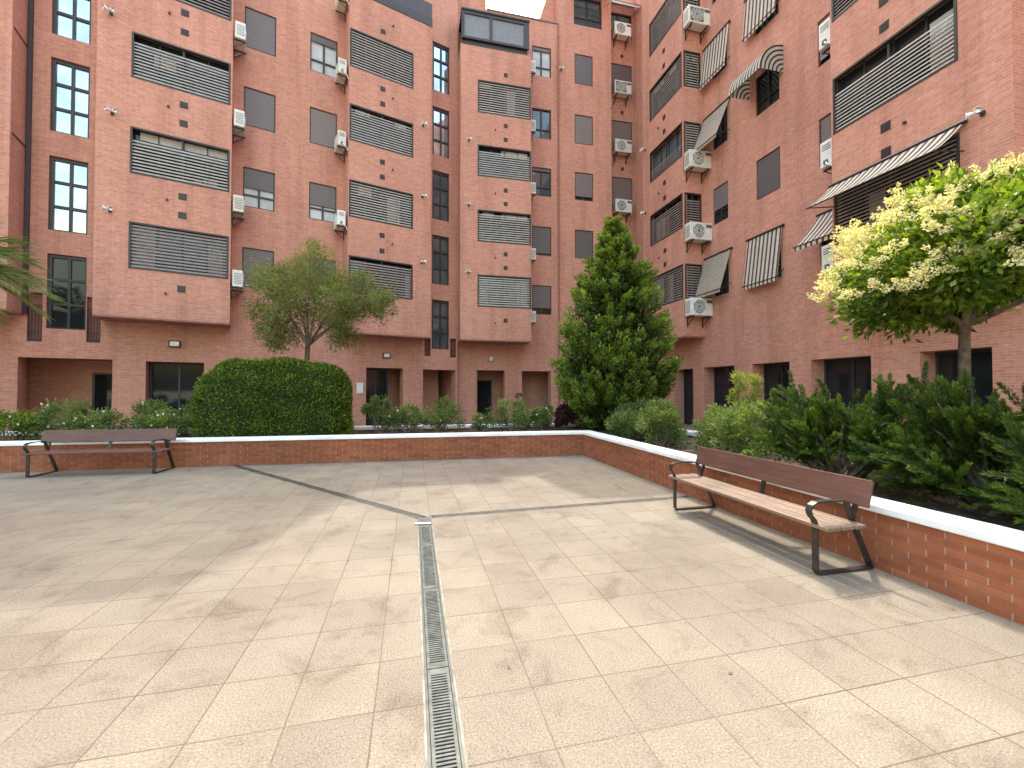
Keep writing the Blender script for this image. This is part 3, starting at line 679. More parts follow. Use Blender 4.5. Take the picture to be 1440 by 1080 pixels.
# ------------------------------------------------------------------ air conditioners
def make_ac(fan='round'):
    root = empty('air_conditioner', (0, 0, 0))
    m = MB(); m.box(ID, -.40, .40, -.36, -.06, .0, .56); m.build('casing', M['white_ac'], root, bevel=.02, off=(0, 0, 0))
    m = MB()
    c = (-.10, .28)
    for rr_ in (.215, .165, .115, .065):
        m.tube([(c[0]+rr_*math.cos(t*math.pi/12), -.368, c[1]+rr_*math.sin(t*math.pi/12)) for t in range(25)], .008, 5, False)
    for t in range(8):
        a = t*math.pi/4; m.tube([(c[0]+.04*math.cos(a), -.370, c[1]+.04*math.sin(a)), (c[0]+.215*math.cos(a), -.370, c[1]+.215*math.sin(a))], .006, 5)
    m.build('fan_grille', M['white'], root, off=(0, 0, 0))
    m = MB(); n = 24
    if fan == 'round': m.face([(c[0]+.21*math.cos(2*math.pi*k/n), -.3625, c[1]+.21*math.sin(2*math.pi*k/n)) for k in range(n)])
    else: m.face([(-.34, -.3625, .06), (.14, -.3625, .06), (.14, -.3625, .5), (-.34, -.3625, .5)])
    m.build('fan_opening', M['ac_dark'], root, off=(0, 0, 0))
    m = MB()
    for k in range(7): m.box(ID, -.403, -.401, -.33, -.10, .10+k*.055, .12+k*.055)
    m.build('side_louvre', M['ac_dark'], root, off=(0, 0, 0))
    m = MB(); m.box(ID, .401, .440, -.25, -.17, .05, .13); m.build('valve', M['ac_dark'], root, off=(0, 0, 0))
    m = MB()
    for k in range(3): m.box(ID, .401, .403, -.31, -.12, .36+k*.05, .38+k*.05)
    m.build('side_louvre', M['ac_dark'], root, off=(0, 0, 0))
    m = MB(); m.box(ID, .17, .38, -.3625, -.3615, .40, .50); m.build('name_plate', M['ac_dark'], root, off=(0, 0, 0))
    for s in (-.28, .28):
        m = MB(); m.box(ID, s-.015, s+.015, -.38, 0, -.035, -.003); m.box(ID, s-.015, s+.015, -.03, 0, -.33, -.035)
        m.tube([(s, -.34, -.04), (s, -.02, -.30)], .012, 5)
        m.build('bracket', M['frame'], root, off=(0, 0, 0))
    m = MB(); m.tube([(.42, -.20, .09), (.46, -.16, .02), (.45, -.05, -.06), (.42, .0, -.16)], .018, 6); m.build('hose', M['white'], root, off=(0, 0, 0))
    return root
ac0 = make_ac(); ac1 = make_ac('square'); used = {id(ac0): False, id(ac1): False}
def place_ac(F, s, d, z, face, label, proto=None, sc=1.):
    p = proto or ac0
    o = p if not used[id(p)] else copy_tree(p); used[id(p)] = True
    o.location = F.p(s, d, z); base = math.atan2(F.t[1], F.t[0])
    o.rotation_euler = (0, 0, base+face); o.scale = (sc,)*3
    tag(o, label, 'air conditioner', 'white air conditioner units on the brick walls')
rank5 = ['lowest', 'second lowest', 'middle', 'fourth', 'topmost']
# left bay: on its right-hand side face, seen end on (front faces along +s)
for i, z in enumerate((5.05, 7.60, 10.52, 13.55)):
    place_ac(LF, .0, .42, z, math.pi/2, '%s white air conditioner hanging at the right edge of the far left bay' % ['lowest', 'second lowest', 'third', 'highest'][i])
for i, z in enumerate((7.80, 10.84, 13.62, 16.5)):
    place_ac(LF, 3.70, .42, z, -math.pi/2, '%s white air conditioner beside the left edge of the second bay' % ['lowest', 'second lowest', 'third', 'highest, cut off'][i])
for i, z in enumerate((4.72, 7.68, 10.80, 13.78, 16.62)):
    place_ac(CF, 5.29, 19.55, z, math.pi/2, '%s white air conditioner on the right side of the central bay' % rank5[i], sc=.95)
for i, z in enumerate((10.95, 14.15, 17.30, 20.45)):
    place_ac(CF, 10.85, 20.9, z, 0, '%s white air conditioner in the dark corner niche between the wings' % ['lowest', 'second', 'third', 'highest'][i], proto=ac1 if i == 2 else None, sc=1.22)
for i, z in enumerate((4.52, 7.55, 10.46, 16.30)):
    place_ac(SF, 11.20, 15.20, z, 0, '%s big white air conditioner on the end wall of the far right bay' % ['lowest', 'second', 'third', 'highest'][i], proto=ac1 if i == 3 else None, sc=1.25)
for i, z in enumerate((4.75, 7.55, 10.80)):
    place_ac(RF, -8.83, 11.25, z, -math.pi/2, '%s white air conditioner at the far edge of the near right bay' % ['lowest', 'middle', 'highest'][i], sc=1.25)

# ------------------------------------------------------------------ awnings
def awning(F, d, s0, s1, ztop, out, zlow, label, mat='awning', valance=True, arms=True):
    root = empty('awning', F.p((s0+s1)/2, d, ztop)); tag(root, label, 'awning', 'fabric sun awnings on the facades')
    m = MB(); n = 8; L = math.hypot(out, ztop-zlow)
    def pt(s, f): return F.p(s, d-.06-out*f, ztop-.03-(ztop-zlow)*f-.05*math.sin(math.pi*f)*min(1, out))
    for i in range(n):
        f0, f1 = i/n, (i+1)/n
        m.face([pt(s0, f0), pt(s1, f0), pt(s1, f1), pt(s0, f1)], [(s0, f0*L), (s1, f0*L), (s1, f1*L), (s0, f1*L)])
    if valance:
        b = pt(s0, 1); c = pt(s1, 1); m.face([b, c, (c[0], c[1], c[2]-.12), (b[0], b[1], b[2]-.12)], [(s0, 0), (s1, 0), (s1, .12), (s0, .12)])
    m.build('fabric', M[mat], root)
    m = MB(); m.tube([F.p(s0-.05, d-.05, ztop), F.p(s1+.05, d-.05, ztop)], .045, 8); m.build('roller_tube', M['frame'], root)
    m = MB(); m.tube([pt(s0-.02, 1), pt(s1+.02, 1)], .02, 6); m.build('front_bar', M['frame'], root)
    for s in (s0+.03, s1-.03):
        q = pt(s, 1); m = MB(); m.tube([F.p(s, d, zlow+.25 if out < .7 else ztop-.55), q], .014, 6); m.build('arm', M['frame'], root)
    return root
awning(RF, XM, -15.12, -13.68, 6.90, .48, 5.38, 'thin striped window awning beside the lowest gallery of the far right bay', 'awning_fine')
awning(RF, XM, -15.10, -13.68, 12.65, .60, 11.20, 'small grey-beige striped awning just left of the curved awning', 'awning_fine')
awning(RF, XM, -15.10, -13.68, 15.55, .20, 14.00, 'pale striped awning hanging almost flat, above and left of the curved awning', 'awning')
awning(RF, XM, -12.85, -11.38, 6.90, .22, 5.25, 'brown and cream striped awning hanging low, alone on plain brick under a shuttered window', 'awning')
awning(RF, XM, -12.85, -11.40, 15.6, .14, 14.15, 'striped awning at the top edge of the photo, above the curved awning', 'awning')
awning(RF, XM, -10.12, -8.98, 6.72, .90, 5.72, 'small striped awning pushed out at the left foot of the big gallery awning', 'awning')
awning(RF, XN, -8.80, -6.08, 6.86, .78, 6.22, 'wide cream and black striped awning projecting over the large dark gallery', 'awning', valance=False)
awning(CF, YF, 7.85, 9.75, 21.95, .75, 21.35, 'white awning at the top of the central wing over a railed window', 'awning_white')
awning(CF, 20.9, 10.0, 11.65, 22.5, .75, 21.9, 'white awning at the top of the corner niche between the wings', 'awning_white')
# curved hood awning
root = empty('awning', (XM, 12, 12.7)); tag(root, 'curved dome-shaped striped awning over a dark window, the only rounded one', 'awning', 'fabric sun awnings on the facades')
m = MB(); y0, y1, zt, ro_, n = 12.72, 11.32, 12.78, .90, 12
def hp(y, a, r=1.): return (XM-.01-ro_*r*math.sin(a), y, zt-ro_*1.0+ro_*r*math.cos(a))
for i in range(n):
    a0, a1 = math.pi/2*i/n, math.pi/2*(i+1)/n; l0, l1 = ro_*a0, ro_*a1
    m.face([hp(y0, a0), hp(y1, a0), hp(y1, a1), hp(y0, a1)], [(0, l0), (1.4, l0), (1.4, l1), (0, l1)])
m.build('fabric', M['awning_green'], root)
for yy in (y0, y1):
    m = MB()
    for i in range(n):
        a0, a1 = math.pi/2*i/n, math.pi/2*(i+1)/n
        for j in range(6):
            r0, r1 = j/6, (j+1)/6
            m.face([hp(yy, a0, r0), hp(yy, a1, r0), hp(yy, a1, r1), hp(yy, a0, r1)], [(r0*.78, 0), (r0*.78, 1), (r1*.78, 1), (r1*.78, 0)])
    m.build('side_panel', M['awning_green'], root)
m = MB(); m.tube([hp(y0+.01, math.pi/2), hp(y1-.01, math.pi/2)], .016, 6); m.tube([hp(y0, 0), hp(y1, 0)], .016, 6)
m.build('frame', M['frame'], root)

# ------------------------------------------------------------------ wall lamps and floodlights
def make_flood():
    root = empty('floodlight')
    m = MB(); m.box(ID, -.05, .05, -.05, 0, -.06, .06); m.tube([(0, -.04, 0), (0, -.22, .02)], .018, 6); m.build('bracket', M['frame'], root, off=(0, 0, 0))
    for s in (-1, 1):
        m = MB(); m.tube([(s*.03, -.20, .01), (s*.07, -.24, .02), (s*.14, -.32, .0), (s*.15, -.33, -.002)], [.03, .06, .085, .075], 12)
        m.build('lamp_head', M['lamp'], root, smooth=True, off=(0, 0, 0))
    return root
fl0 = make_flood()
spots = [(LF, -2.99, 0, 9.85, 'twin white floodlight on the far left bay, level with its second highest gallery'), (LF, -3.0, 0, 6.91, 'lower twin floodlight on the far left bay, beside its lowest gallery'), (LF, -3.05, 0, 12.85, 'topmost twin floodlight on the far left bay'),
         (LF, 6.62, 0, 6.85, 'lowest small white floodlight on the right part of the second bay'), (LF, 6.64, 0, 9.6, 'middle small white floodlight on the right part of the second bay'), (LF, 6.67, 0, 12.6, 'topmost small floodlight on the right part of the second bay'),
         (CF, 2.40, B3, 6.76, 'small white floodlight at lower left of the central bay'), (CF, 2.4, B3, 9.75, 'small floodlight halfway up the left strip of the central bay'), (CF, 2.4, B3, 12.65, 'highest floodlight on the left strip of the central bay'),
         (RF, -18.05, XB, 9.9, 'floodlight on the corner edge of the far right bay, third level'), (RF, -18.05, XB, 12.9, 'floodlight on the corner edge of the far right bay, fourth level'), (RF, -5.80, XN, 6.86, 'twin floodlight right of the big gallery awning'),
         (CF, 7.2, YF, 17.6, 'small white floodlight high on the central wing by the drainpipe'), (CF, 9.6, YF, 8.3, 'small white floodlight beside the tip of the pyramidal evergreen')]
for i, (F, s, d, z, lab) in enumerate(spots):
    o = fl0 if i == 0 else copy_tree(fl0); o.location = F.p(s, d, z); o.rotation_euler = (0, 0, math.atan2(F.t[1], F.t[0])+.2*math.sin(i*5)); o.scale = (.72,)*3; tag(o, lab, 'floodlight', 'floodlights on the facades')
def make_lamp():
    root = empty('wall_lamp')
    m = MB(); m.box(ID, -.16, .16, -.10, -.001, -.11, .11); m.build('housing', M['frame'], root, bevel=.01, off=(0, 0, 0))
    m = MB(); m.box(ID, -.12, .12, -.115, -.101, -.075, .075); m.build('diffuser', M['lamp'], root, bevel=.006, off=(0, 0, 0))
    return root
lp = make_lamp()
for i, (F, s, d, z, lab) in enumerate([(LF, -1.56, 1, 3.1, 'square wall lamp under the far left bay above a dark doorway'), (LF, 5.45, 1, 3.0, 'square wall lamp under the second bay, right of the small tree')]):
    o = lp if i == 0 else copy_tree(lp); o.location = F.p(s, d, z); o.rotation_euler = (0, 0, math.atan2(F.t[1], F.t[0])); tag(o, lab, 'wall lamp', 'wall lamps over the portico')
def make_globe():
    root = empty('wall_lamp')
    m = MB(); m.tube([(0, -.001, 0), (0, -.06, 0)], .15, 16); m.build('housing', M['frame'], root, off=(0, 0, 0))
    m = MB(); m.tube([(0, -.061, 0), (0, -.09, 0), (0, -.12, 0), (0, -.135, 0)], [.125, .11, .07, .02], 16); m.build('diffuser', M['lamp'], root, smooth=True, off=(0, 0, 0))
    return root
gl = make_globe()
for i, (F, s, d, z, lab) in enumerate([(CF, 3.66, YF, 3.03, 'round wall lamp under the central bay above a dark door'), (RF, -17.15, XM, 3.02, 'round wall lamp under the far right bay')]):
    o = gl if i == 0 else copy_tree(gl); o.location = F.p(s, d, z); o.rotation_euler = (0, 0, math.atan2(F.t[1], F.t[0])); tag(o, lab, 'wall lamp', 'wall lamps over the portico')
root = empty('notice_board', LF.p(4.42, 1, 1.63)); tag(root, 'white notice fixed to the brick pier right of the clipped hedge', 'sign')
m = MB(); m.box(LF, 4.27, 4.52, .96, .995, 1.42, 1.85); m.build('board', M['white'], root, bevel=.004)

# ------------------------------------------------------------------ benches
def make_bench(L=2.02):
    root = empty('park_bench')
    # local: x along the bench, y = depth (front at 0), z up
    wdt = .055
    for x in (0., L):
        pts = [(x, .60, .012), (x, .02, .012), (x, .0, .03), (x, .0, .43), (x, -.012, .47), (x, -.055, .52), (x, -.065, .56), (x, -.045, .60), (x, .0, .622), (x, .10, .628), (x, .28, .622), (x, .34, .60), (x, .395, .45)]
        m = MB(); m.flatbar(pts, wdt, .014); m.flatbar([(x, .60, .012), (x, .595, .03), (x, .41, .42), (x, .40, .45)], wdt, .016)
        m.flatbar([(x, .40, .45), (x, .44, .56), (x, .49, .80)], wdt*.8, .014); m.build('end_frame', M['metal'], root, off=(0, 0, 0))
        m = MB(); m.flatbar([(x, .01, .395), (x, .41, .395)], wdt*.8, .012); m.build('seat_support', M['metal'], root, off=(0, 0, 0))
    xm = L/2
    m = MB(); m.flatbar([(xm, .02, .395), (xm, .40, .395), (xm, .41, .43), (xm, .44, .56), (xm, .485, .78)], wdt, .014)
    m.build('middle_support', M['metal'], root, off=(0, 0, 0))
    for k, (y0, y1) in enumerate(((-.015, .125), (.14, .27), (.285, .40))):
        m = MB(); m.box(ID, -.13, L+.13, y0, y1, .405, .440); m.build('seat_plank', M['wood_seat'], root, bevel=.008, off=(0, 0, 0))
    m = MB(); A = Vector((0, .435, .575)); B = Vector((0, .495, .805)); nrm = Vector((0, -.23, .06)).normalized()*.034
    for x0, x1 in ((-.13, L+.13),):
        P = [Vector((x, 0, 0))+q for x in (x0, x1) for q in (A, B, B+nrm, A+nrm)]
        for q in ((0, 1, 2, 3), (4, 5, 6, 7), (0, 1, 5, 4), (2, 3, 7, 6), (1, 2, 6, 5), (0, 3, 7, 4)): m.face([P[i] for i in q])
    m.build('backrest', M['wood_back'], root, bevel=.008, off=(0, 0, 0))
    return root
b0 = make_bench(); b0.location = (3.385, 5.03, 0); b0.rotation_euler = (0, 0, R(-90)); tag(b0, 'brown wooden bench at right with pale seat planks, against the planter', 'bench', 'wooden benches along the planter')
b1_ = copy_tree(b0); b1_.location = (-6.75, 9.50, 0); b1_.rotation_euler = (0, 0, R(-3.4)); tag(b1_, 'dark brown wooden bench at far left in the shade', 'bench', 'wooden benches along the planter')
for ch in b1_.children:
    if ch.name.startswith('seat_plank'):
        ch.data = ch.data.copy(); ch.data.materials[0] = M['wood_back']  # shade put into the colour: darker planks on the shaded bench

# ------------------------------------------------------------------ vegetation
def leaf_mesh(name, P, D, ln, wd, mat, parent=None, rnd=None, fold=.25, flat=None):
    N = len(P); D = D/np.maximum(np.linalg.norm(D, axis=1, keepdims=True), 1e-6)
    if flat is None: flat = rng.normal(size=(N, 3))
    S = np.cross(D, flat); S /= np.maximum(np.linalg.norm(S, axis=1, keepdims=True), 1e-6)
    U = np.cross(S, D)
    ln = np.broadcast_to(np.asarray(ln, float), (N,))*rng.uniform(.7, 1.25, N); wd = np.broadcast_to(np.asarray(wd, float), (N,))*rng.uniform(.75, 1.2, N)
    o = np.array(base_of(parent)); P = P-o
    V = np.empty((N, 4, 3)); V[:, 0] = P; V[:, 2] = P+D*ln[:, None]
    mid = P+D*(ln*.45)[:, None]+U*(wd*fold)[:, None]
    V[:, 1] = mid+S*(wd*.5)[:, None]; V[:, 3] = mid-S*(wd*.5)[:, None]
    me = bpy.data.meshes.new(name); me.vertices.add(N*4); me.vertices.foreach_set('co', V.ravel())
    me.loops.add(N*4); me.loops.foreach_set('vertex_index', np.arange(N*4, dtype=np.int32))
    me.polygons.add(N); me.polygons.foreach_set('loop_start', np.arange(0, N*4, 4, dtype=np.int32)); me.polygons.foreach_set('loop_total', np.full(N, 4, dtype=np.int32))
    me.update(calc_edges=True)
    a = me.attributes.new('rnd', 'FLOAT', 'FACE'); a.data.foreach_set('value', (rng.uniform(0, 1, N) if rnd is None else np.clip(rnd, 0, 1)).astype(np.float32))
    me.materials.append(mat); ob = bpy.data.objects.new(name, me); COL.objects.link(ob)
    if parent: ob.parent = parent
    return ob
def unit(n):
    v = rng.normal(size=(n, 3)); return v/np.linalg.norm(v, axis=1, keepdims=True)
def clumps(centers, radii, per, out_bias=None, shell=.6):
    C = np.repeat(centers, per, axis=0); Rr = np.repeat(radii, per, axis=0)
    d = unit(len(C)); r = rng.uniform(0, 1, len(C))**(1-shell*.7)
    P = C+d*(Rr*r[:, None] if Rr.ndim == 2 else (Rr*r)[:, None])
    return P, d
def branch(m, p0, p1, r0, r1, bend=.15, n=5):
    p0 = Vector(p0); p1 = Vector(p1); L = (p1-p0).length; off = Vector((random.uniform(-1, 1), random.uniform(-1, 1), random.uniform(-.3, .6)))*L*bend
    pts = [p0.lerp(p1, i/n)+off*math.sin(math.pi*i/n)*.6 for i in range(n+1)]
    m.tube([tuple(p) for p in pts], [r0+(r1-r0)*i/n for i in range(n+1)], 7); return pts

# clipped hedge
root = empty('clipped_hedge', (-3.12, 11.25, .43)); tag(root, 'large dense clipped green hedge with rounded top behind the planter coping', 'hedge')
hc = np.array([-3.12, 11.30, .45]); hr = np.array([1.60, .90, 1.82])
def superell(n, e=4.6, top=2.4):
    # points on an upright cushion: footprint superellipse, rounded top
    u = unit(n); u[:, 2] = np.abs(u[:, 2])
    k = (np.abs(u[:, 0])**e+np.abs(u[:, 1])**e+np.abs(u[:, 2])**4.0)**(-1/4.3)
    return u*k[:, None], u
V, U = superell(52000); wob = 1+.025*np.sin(V[:, 0:1]*9+V[:, 2:3]*7)+.02*np.sin(V[:, 1:2]*13+V[:, 2:3]*11)
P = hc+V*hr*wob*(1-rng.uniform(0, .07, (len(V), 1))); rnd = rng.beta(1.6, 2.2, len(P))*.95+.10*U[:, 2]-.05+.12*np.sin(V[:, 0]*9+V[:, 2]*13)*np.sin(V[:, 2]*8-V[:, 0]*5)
leaf_mesh('foliage', P, U*.6+unit(len(P))*.9+np.array([0, 0, .25]), .055, .032, M['lf_hedge'], root, rnd)
V, U = superell(900); 
sp = hc+V*hr*1.0
leaf_mesh('shoots', sp, U+unit(len(sp))*.4+np.array([0, 0, .5]), .10, .022, M['lf_hedge'], root, np.full(len(sp), .85))
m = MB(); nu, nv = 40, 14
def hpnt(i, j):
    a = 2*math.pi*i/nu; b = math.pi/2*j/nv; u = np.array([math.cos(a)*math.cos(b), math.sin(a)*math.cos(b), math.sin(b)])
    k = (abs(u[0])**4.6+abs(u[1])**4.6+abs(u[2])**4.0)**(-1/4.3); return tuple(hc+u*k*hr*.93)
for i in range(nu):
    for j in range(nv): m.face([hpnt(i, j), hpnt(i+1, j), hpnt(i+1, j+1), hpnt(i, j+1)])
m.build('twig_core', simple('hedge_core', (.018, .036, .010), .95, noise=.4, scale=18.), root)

# small olive-like tree behind the hedge
def tree(name, base, fork_z, crown, label, cat, trunk_r, bark, leafm, nclump, per, leafsize, clr, shape, nbranch=9, seed=1, lean=(0, 0), droop=0., rndshift=0.):
    random.seed(seed)
    root = empty(name, base); tag(root, label, cat)
    bx, by, bz = base; fk = (bx+lean[0], by+lean[1], fork_z)
    m = MB(); branch(m, (bx, by, bz-.05), fk, trunk_r*1.15, trunk_r*.8, .04, 6); m.tube([(bx, by, bz-.08), (bx, by, bz+.10)], [trunk_r*1.6, trunk_r*1.15], 9)
    m.build('trunk', bark, root, smooth=True)
    C = shape(nclump)
    m = MB()
    cc = np.array(crown)
    idx = np.argsort(rng.uniform(size=len(C)))[:nbranch*6]
    mains = []
    for k in range(nbranch):
        a = 2*math.pi*(k+random.random()*.6)/nbranch; tgt = cc+np.array([math.cos(a), math.sin(a), 0])*random.uniform(.35, .6)*clr+np.array([0, 0, random.uniform(-.2, .35)])
        mains.append(branch(m, fk, tuple(tgt), trunk_r*.55, trunk_r*.22, .18))
    for i in idx:
        c = Vector(C[i]); best = min((p for ms in mains for p in ms[2:]), key=lambda p: (p-c).length); branch(m, best, c, trunk_r*.2, trunk_r*.05, .15, 4)
    m.build('limbs', bark, root, smooth=True)
    rad = rng.uniform(.6, 1.15, len(C))*clr*.16
    P, d = clumps(C, rad, per)
    base_r = np.repeat(rng.uniform(-.22, .25, len(C)), per)
    out = (P-cc)/clr
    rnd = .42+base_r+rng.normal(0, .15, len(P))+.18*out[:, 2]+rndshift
    leaf_mesh('crown', P, d*.5+out*.6+unit(len(P))*.6+np.array([0, 0, -droop]), leafsize[0], leafsize[1], leafm, root, rnd)
    return root, C
def olive_shape(n):
    pts = []
    cx, cy, cz = -2.55, 12.0, 3.85
    while len(pts) < n:
        u = rng.uniform(-1, 1, 3)
        x, y, z = u[0]*2.05, u[1]*1.7, u[2]*1.5
        r = (u**2).sum()**.5
        if not (.35 < r < 1): continue
        if z < -.45 and abs(x) < .45: continue
        if z > .55 and x < -.95: continue
        if z > .1 and x < -1.3 and rng.uniform() < .6: continue
        # feathery irregular outline
        a = math.atan2(z, x); lim = .80+.17*math.sin(a*5+.7)+.12*math.sin(a*9+2)
        if r > lim: continue
        pts.append((cx+x, cy+y, cz+z*(.9 if z < 0 else 1.0)))
    return np.array(pts)
tree('olive_tree', (-2.62, 11.85, .43), 2.72, (-2.6, 12.0, 3.7), 'loose grey-green small tree rising behind the clipped hedge', 'tree', .075, M['bark'], M['lf_olive'], 330, 92, (.088, .022), 1.8, olive_shape, 8, 3, droop=.15)

# pyramidal evergreen
root = empty('evergreen_tree', (5.55, 11.05, .43)); tag(root, 'tall pyramidal dark green evergreen at the planter corner', 'tree')
m = MB(); m.tube([(5.55, 11.05, .35), (5.55, 11.05, 3), (5.52, 11.0, 6.0)], [.12, .08, .02], 8); m.build('trunk', M['bark'], root, smooth=True)
def prof(z):   # radius by height
    zs = [.5, 1.0, 1.6, 2.4, 3.2, 3.9, 4.6, 5.2, 5.8, 6.4]; rs = [.98, 1.22, 1.42, 1.46, 1.30, 1.10, .88, .56, .27, .04]
    return np.interp(z, zs, rs)
n = 620; zz = rng.uniform(0, 1, n)**1.15*5.75+.6; aa = rng.uniform(0, 2*math.pi, n)
rr_ = prof(zz)*rng.uniform(.74, 1.08, n)*(1+.09*np.sin(aa*5+zz*2.3)); C = np.stack([5.55+rr_*np.cos(aa), 11.05+rr_*np.sin(aa)*.92, zz], 1)
per = 88; rad = rng.uniform(.12, .22, n)*np.interp(zz, [4.2, 6.3], [1, .62]); Cr = np.repeat(C, per, 0); outd = np.repeat(np.stack([np.cos(aa), np.sin(aa), np.full(n, .9)], 1), per, 0)
tt = rng.uniform(-.7, 1.1, len(Cr)); P = Cr+outd*(tt*np.repeat(rad, per))[:, None]+unit(len(Cr))*(np.repeat(rad, per)*.62*(1.15-np.abs(tt)*.6))[:, None]
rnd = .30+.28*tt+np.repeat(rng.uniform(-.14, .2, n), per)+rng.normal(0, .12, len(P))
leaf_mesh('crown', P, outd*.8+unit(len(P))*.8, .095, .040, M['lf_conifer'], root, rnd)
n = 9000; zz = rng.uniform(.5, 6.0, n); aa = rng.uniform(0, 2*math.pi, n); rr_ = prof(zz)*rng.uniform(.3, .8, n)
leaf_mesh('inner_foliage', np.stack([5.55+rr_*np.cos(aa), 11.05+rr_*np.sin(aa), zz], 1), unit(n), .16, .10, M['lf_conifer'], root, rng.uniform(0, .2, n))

# blossoming privet tree at right
def privet_shape(n):
    pts = []; cx, cy, cz = 5.66, 3.13, 2.90
    while len(pts) < n:
        u = rng.uniform(-1, 1, 3); r = (u**2).sum()**.5
        if not (.5 < r < 1): continue
        x, y, z = u[0]*1.22, u[1]*1.22, u[2]*(.80 if u[2] > 0 else .58)
        if z < -.35 and math.hypot(x, y) < .5: continue
        a = math.atan2(y, x); lim = .86+.10*math.sin(a*4+z*3)+.08*math.sin(a*7-z*5+1)
        if r > lim: continue
        lft = max(0, -x*.49+y*.87)   # the side that hangs lower
        pts.append((cx+x*1.1, cy+y*1.1, cz+z*1.08-.22*lft))
    return np.array(pts)
pr, PC = tree('privet_tree', (5.55, 3.20, .43), 2.25, (5.66, 3.13, 2.85), 'round-headed tree covered in creamy yellow blossom over the junipers at right', 'tree', .056, M['bark'], M['lf_privet'], 270, 84, (.088, .042), 1.28, privet_shape, 8, 5, lean=(.02, .03), droop=.05)
# panicles
cc = np.array([5.66, 3.13, 2.85]); nb_ = 165; dirs = unit(nb_*4); dirs = dirs[(dirs[:, 2] > -.35)][:nb_]
Cp = cc+dirs*np.array([1.25, 1.25, .86])*rng.uniform(.90, 1.06, (len(dirs), 1)); per = 110
dirs = np.repeat(dirs, 4, 0); Cp = np.repeat(Cp, 4, 0)+unit(len(dirs))*.05; per = 46
ax = dirs*.55+np.array([0, 0, .45])+unit(len(dirs))*.75; ax /= np.linalg.norm(ax, axis=1, keepdims=True); ln = rng.uniform(.09, .19, len(dirs))
T = rng.uniform(0, 1, (len(dirs), per)); side = unit(len(dirs)*per).reshape(len(dirs), per, 3)
P = Cp[:, None, :]+ax[:, None, :]*(T*ln[:, None])[..., None]+side*((1-T)*.036*rng.uniform(.3, 1, T.shape)+.008)[..., None]
side_spr = side
leaf_mesh('blossom', P.reshape(-1, 3), (side_spr*.8+ax[:, None, :]*.6).reshape(-1, 3), .026, .018, M['lf_blossom'], pr, rng.uniform(.1, 1, P.shape[0]*per))

# junipers
def juniper(base, rx, ry, h, label, nb=46, seed=1, per=190, nspray=6, lo=.12):
    random.seed(seed); r2 = np.random.default_rng(seed)
    root = empty('juniper_shrub', base); tag(root, label, 'shrub', 'spreading junipers in the right planter')
    m = MB(); Pl = []; Dl = []; Rl = []
    bx, by, bz = base
    for k in range(nb):
        a = 2*math.pi*k/nb+random.uniform(-.2, .2); el = random.uniform(lo, 1.0); f = random.uniform(.7, 1.0)
        tip = Vector((bx+rx*f*math.cos(a)*math.cos(el*1.0), by+ry*f*math.sin(a)*math.cos(el*1.0), bz+.25+h*f*math.sin(el*1.25)))
        root_p = Vector((bx+random.uniform(-.12, .12), by+random.uniform(-.12, .12), bz-.02))
        mid = root_p.lerp(tip, .5)+Vector((0, 0, .12)); pts = []
        for i in range(8):
            t = i/7; pts.append(root_p*(1-t)**2+mid*2*t*(1-t)+tip*t*t)
        if k % 2 == 0: m.tube([tuple(p) for p in pts], [.030*(1-i/8)+.005 for i in range(8)], 6)
        dirb = (pts[-1]-pts[-3]).normalized()
        for s in range(nspray):
            t = random.uniform(.38, 1.0); i = min(6, int(t*7)); p = pts[i].lerp(pts[i+1], t*7-i)
            dv = Vector(dirb)+Vector((random.uniform(-1, 1), random.uniform(-1, 1), random.uniform(-.25, .9)))*.75; dv.normalize(); L = random.uniform(.20, .42)
            tt = r2.uniform(0, 1, per); sd = r2.normal(size=(per, 3)); sd /= np.linalg.norm(sd, axis=1, keepdims=True)
            d = np.array(dv); droop = np.array([0, 0, -.10])
            q = np.array(p)+np.outer(tt*L, d)+np.outer(tt**2*L, droop)+sd*((1.08-tt)*.042*r2.uniform(.2, 1, per))[:, None]
            Pl.append(q); Dl.append(d+sd*.55); Rl.append(.18+.5*tt+random.uniform(-.15, .2)+r2.normal(0, .1, per))
    m.build('branches', M['bark_grey'], root, smooth=True)
    leaf_mesh('foliage', np.concatenate(Pl), np.concatenate(Dl), .046, .0105, M['lf_juniper'], root, np.concatenate(Rl))
juniper((5.10, 4.20, .43), 1.0, .95, .95, 'first spreading juniper behind the right bench, its bare grey stems showing', 60, 11, nspray=8, lo=.2)
juniper((5.30, 2.85, .43), 1.05, 1.0, 1.0, 'second spreading juniper, darkest, below the blossoming tree', 74, 12, nspray=9, lo=-.05)
juniper((5.10, 1.75, .43), .80, 1.1, .72, 'low juniper sprawling to the right edge beside the white coping', 66, 13, nspray=8, lo=-.1)
juniper((6.0, 5.0, .43), .7, .8, .80, 'small rear juniper near the back coping, partly hidden', 34, 14, nspray=6)

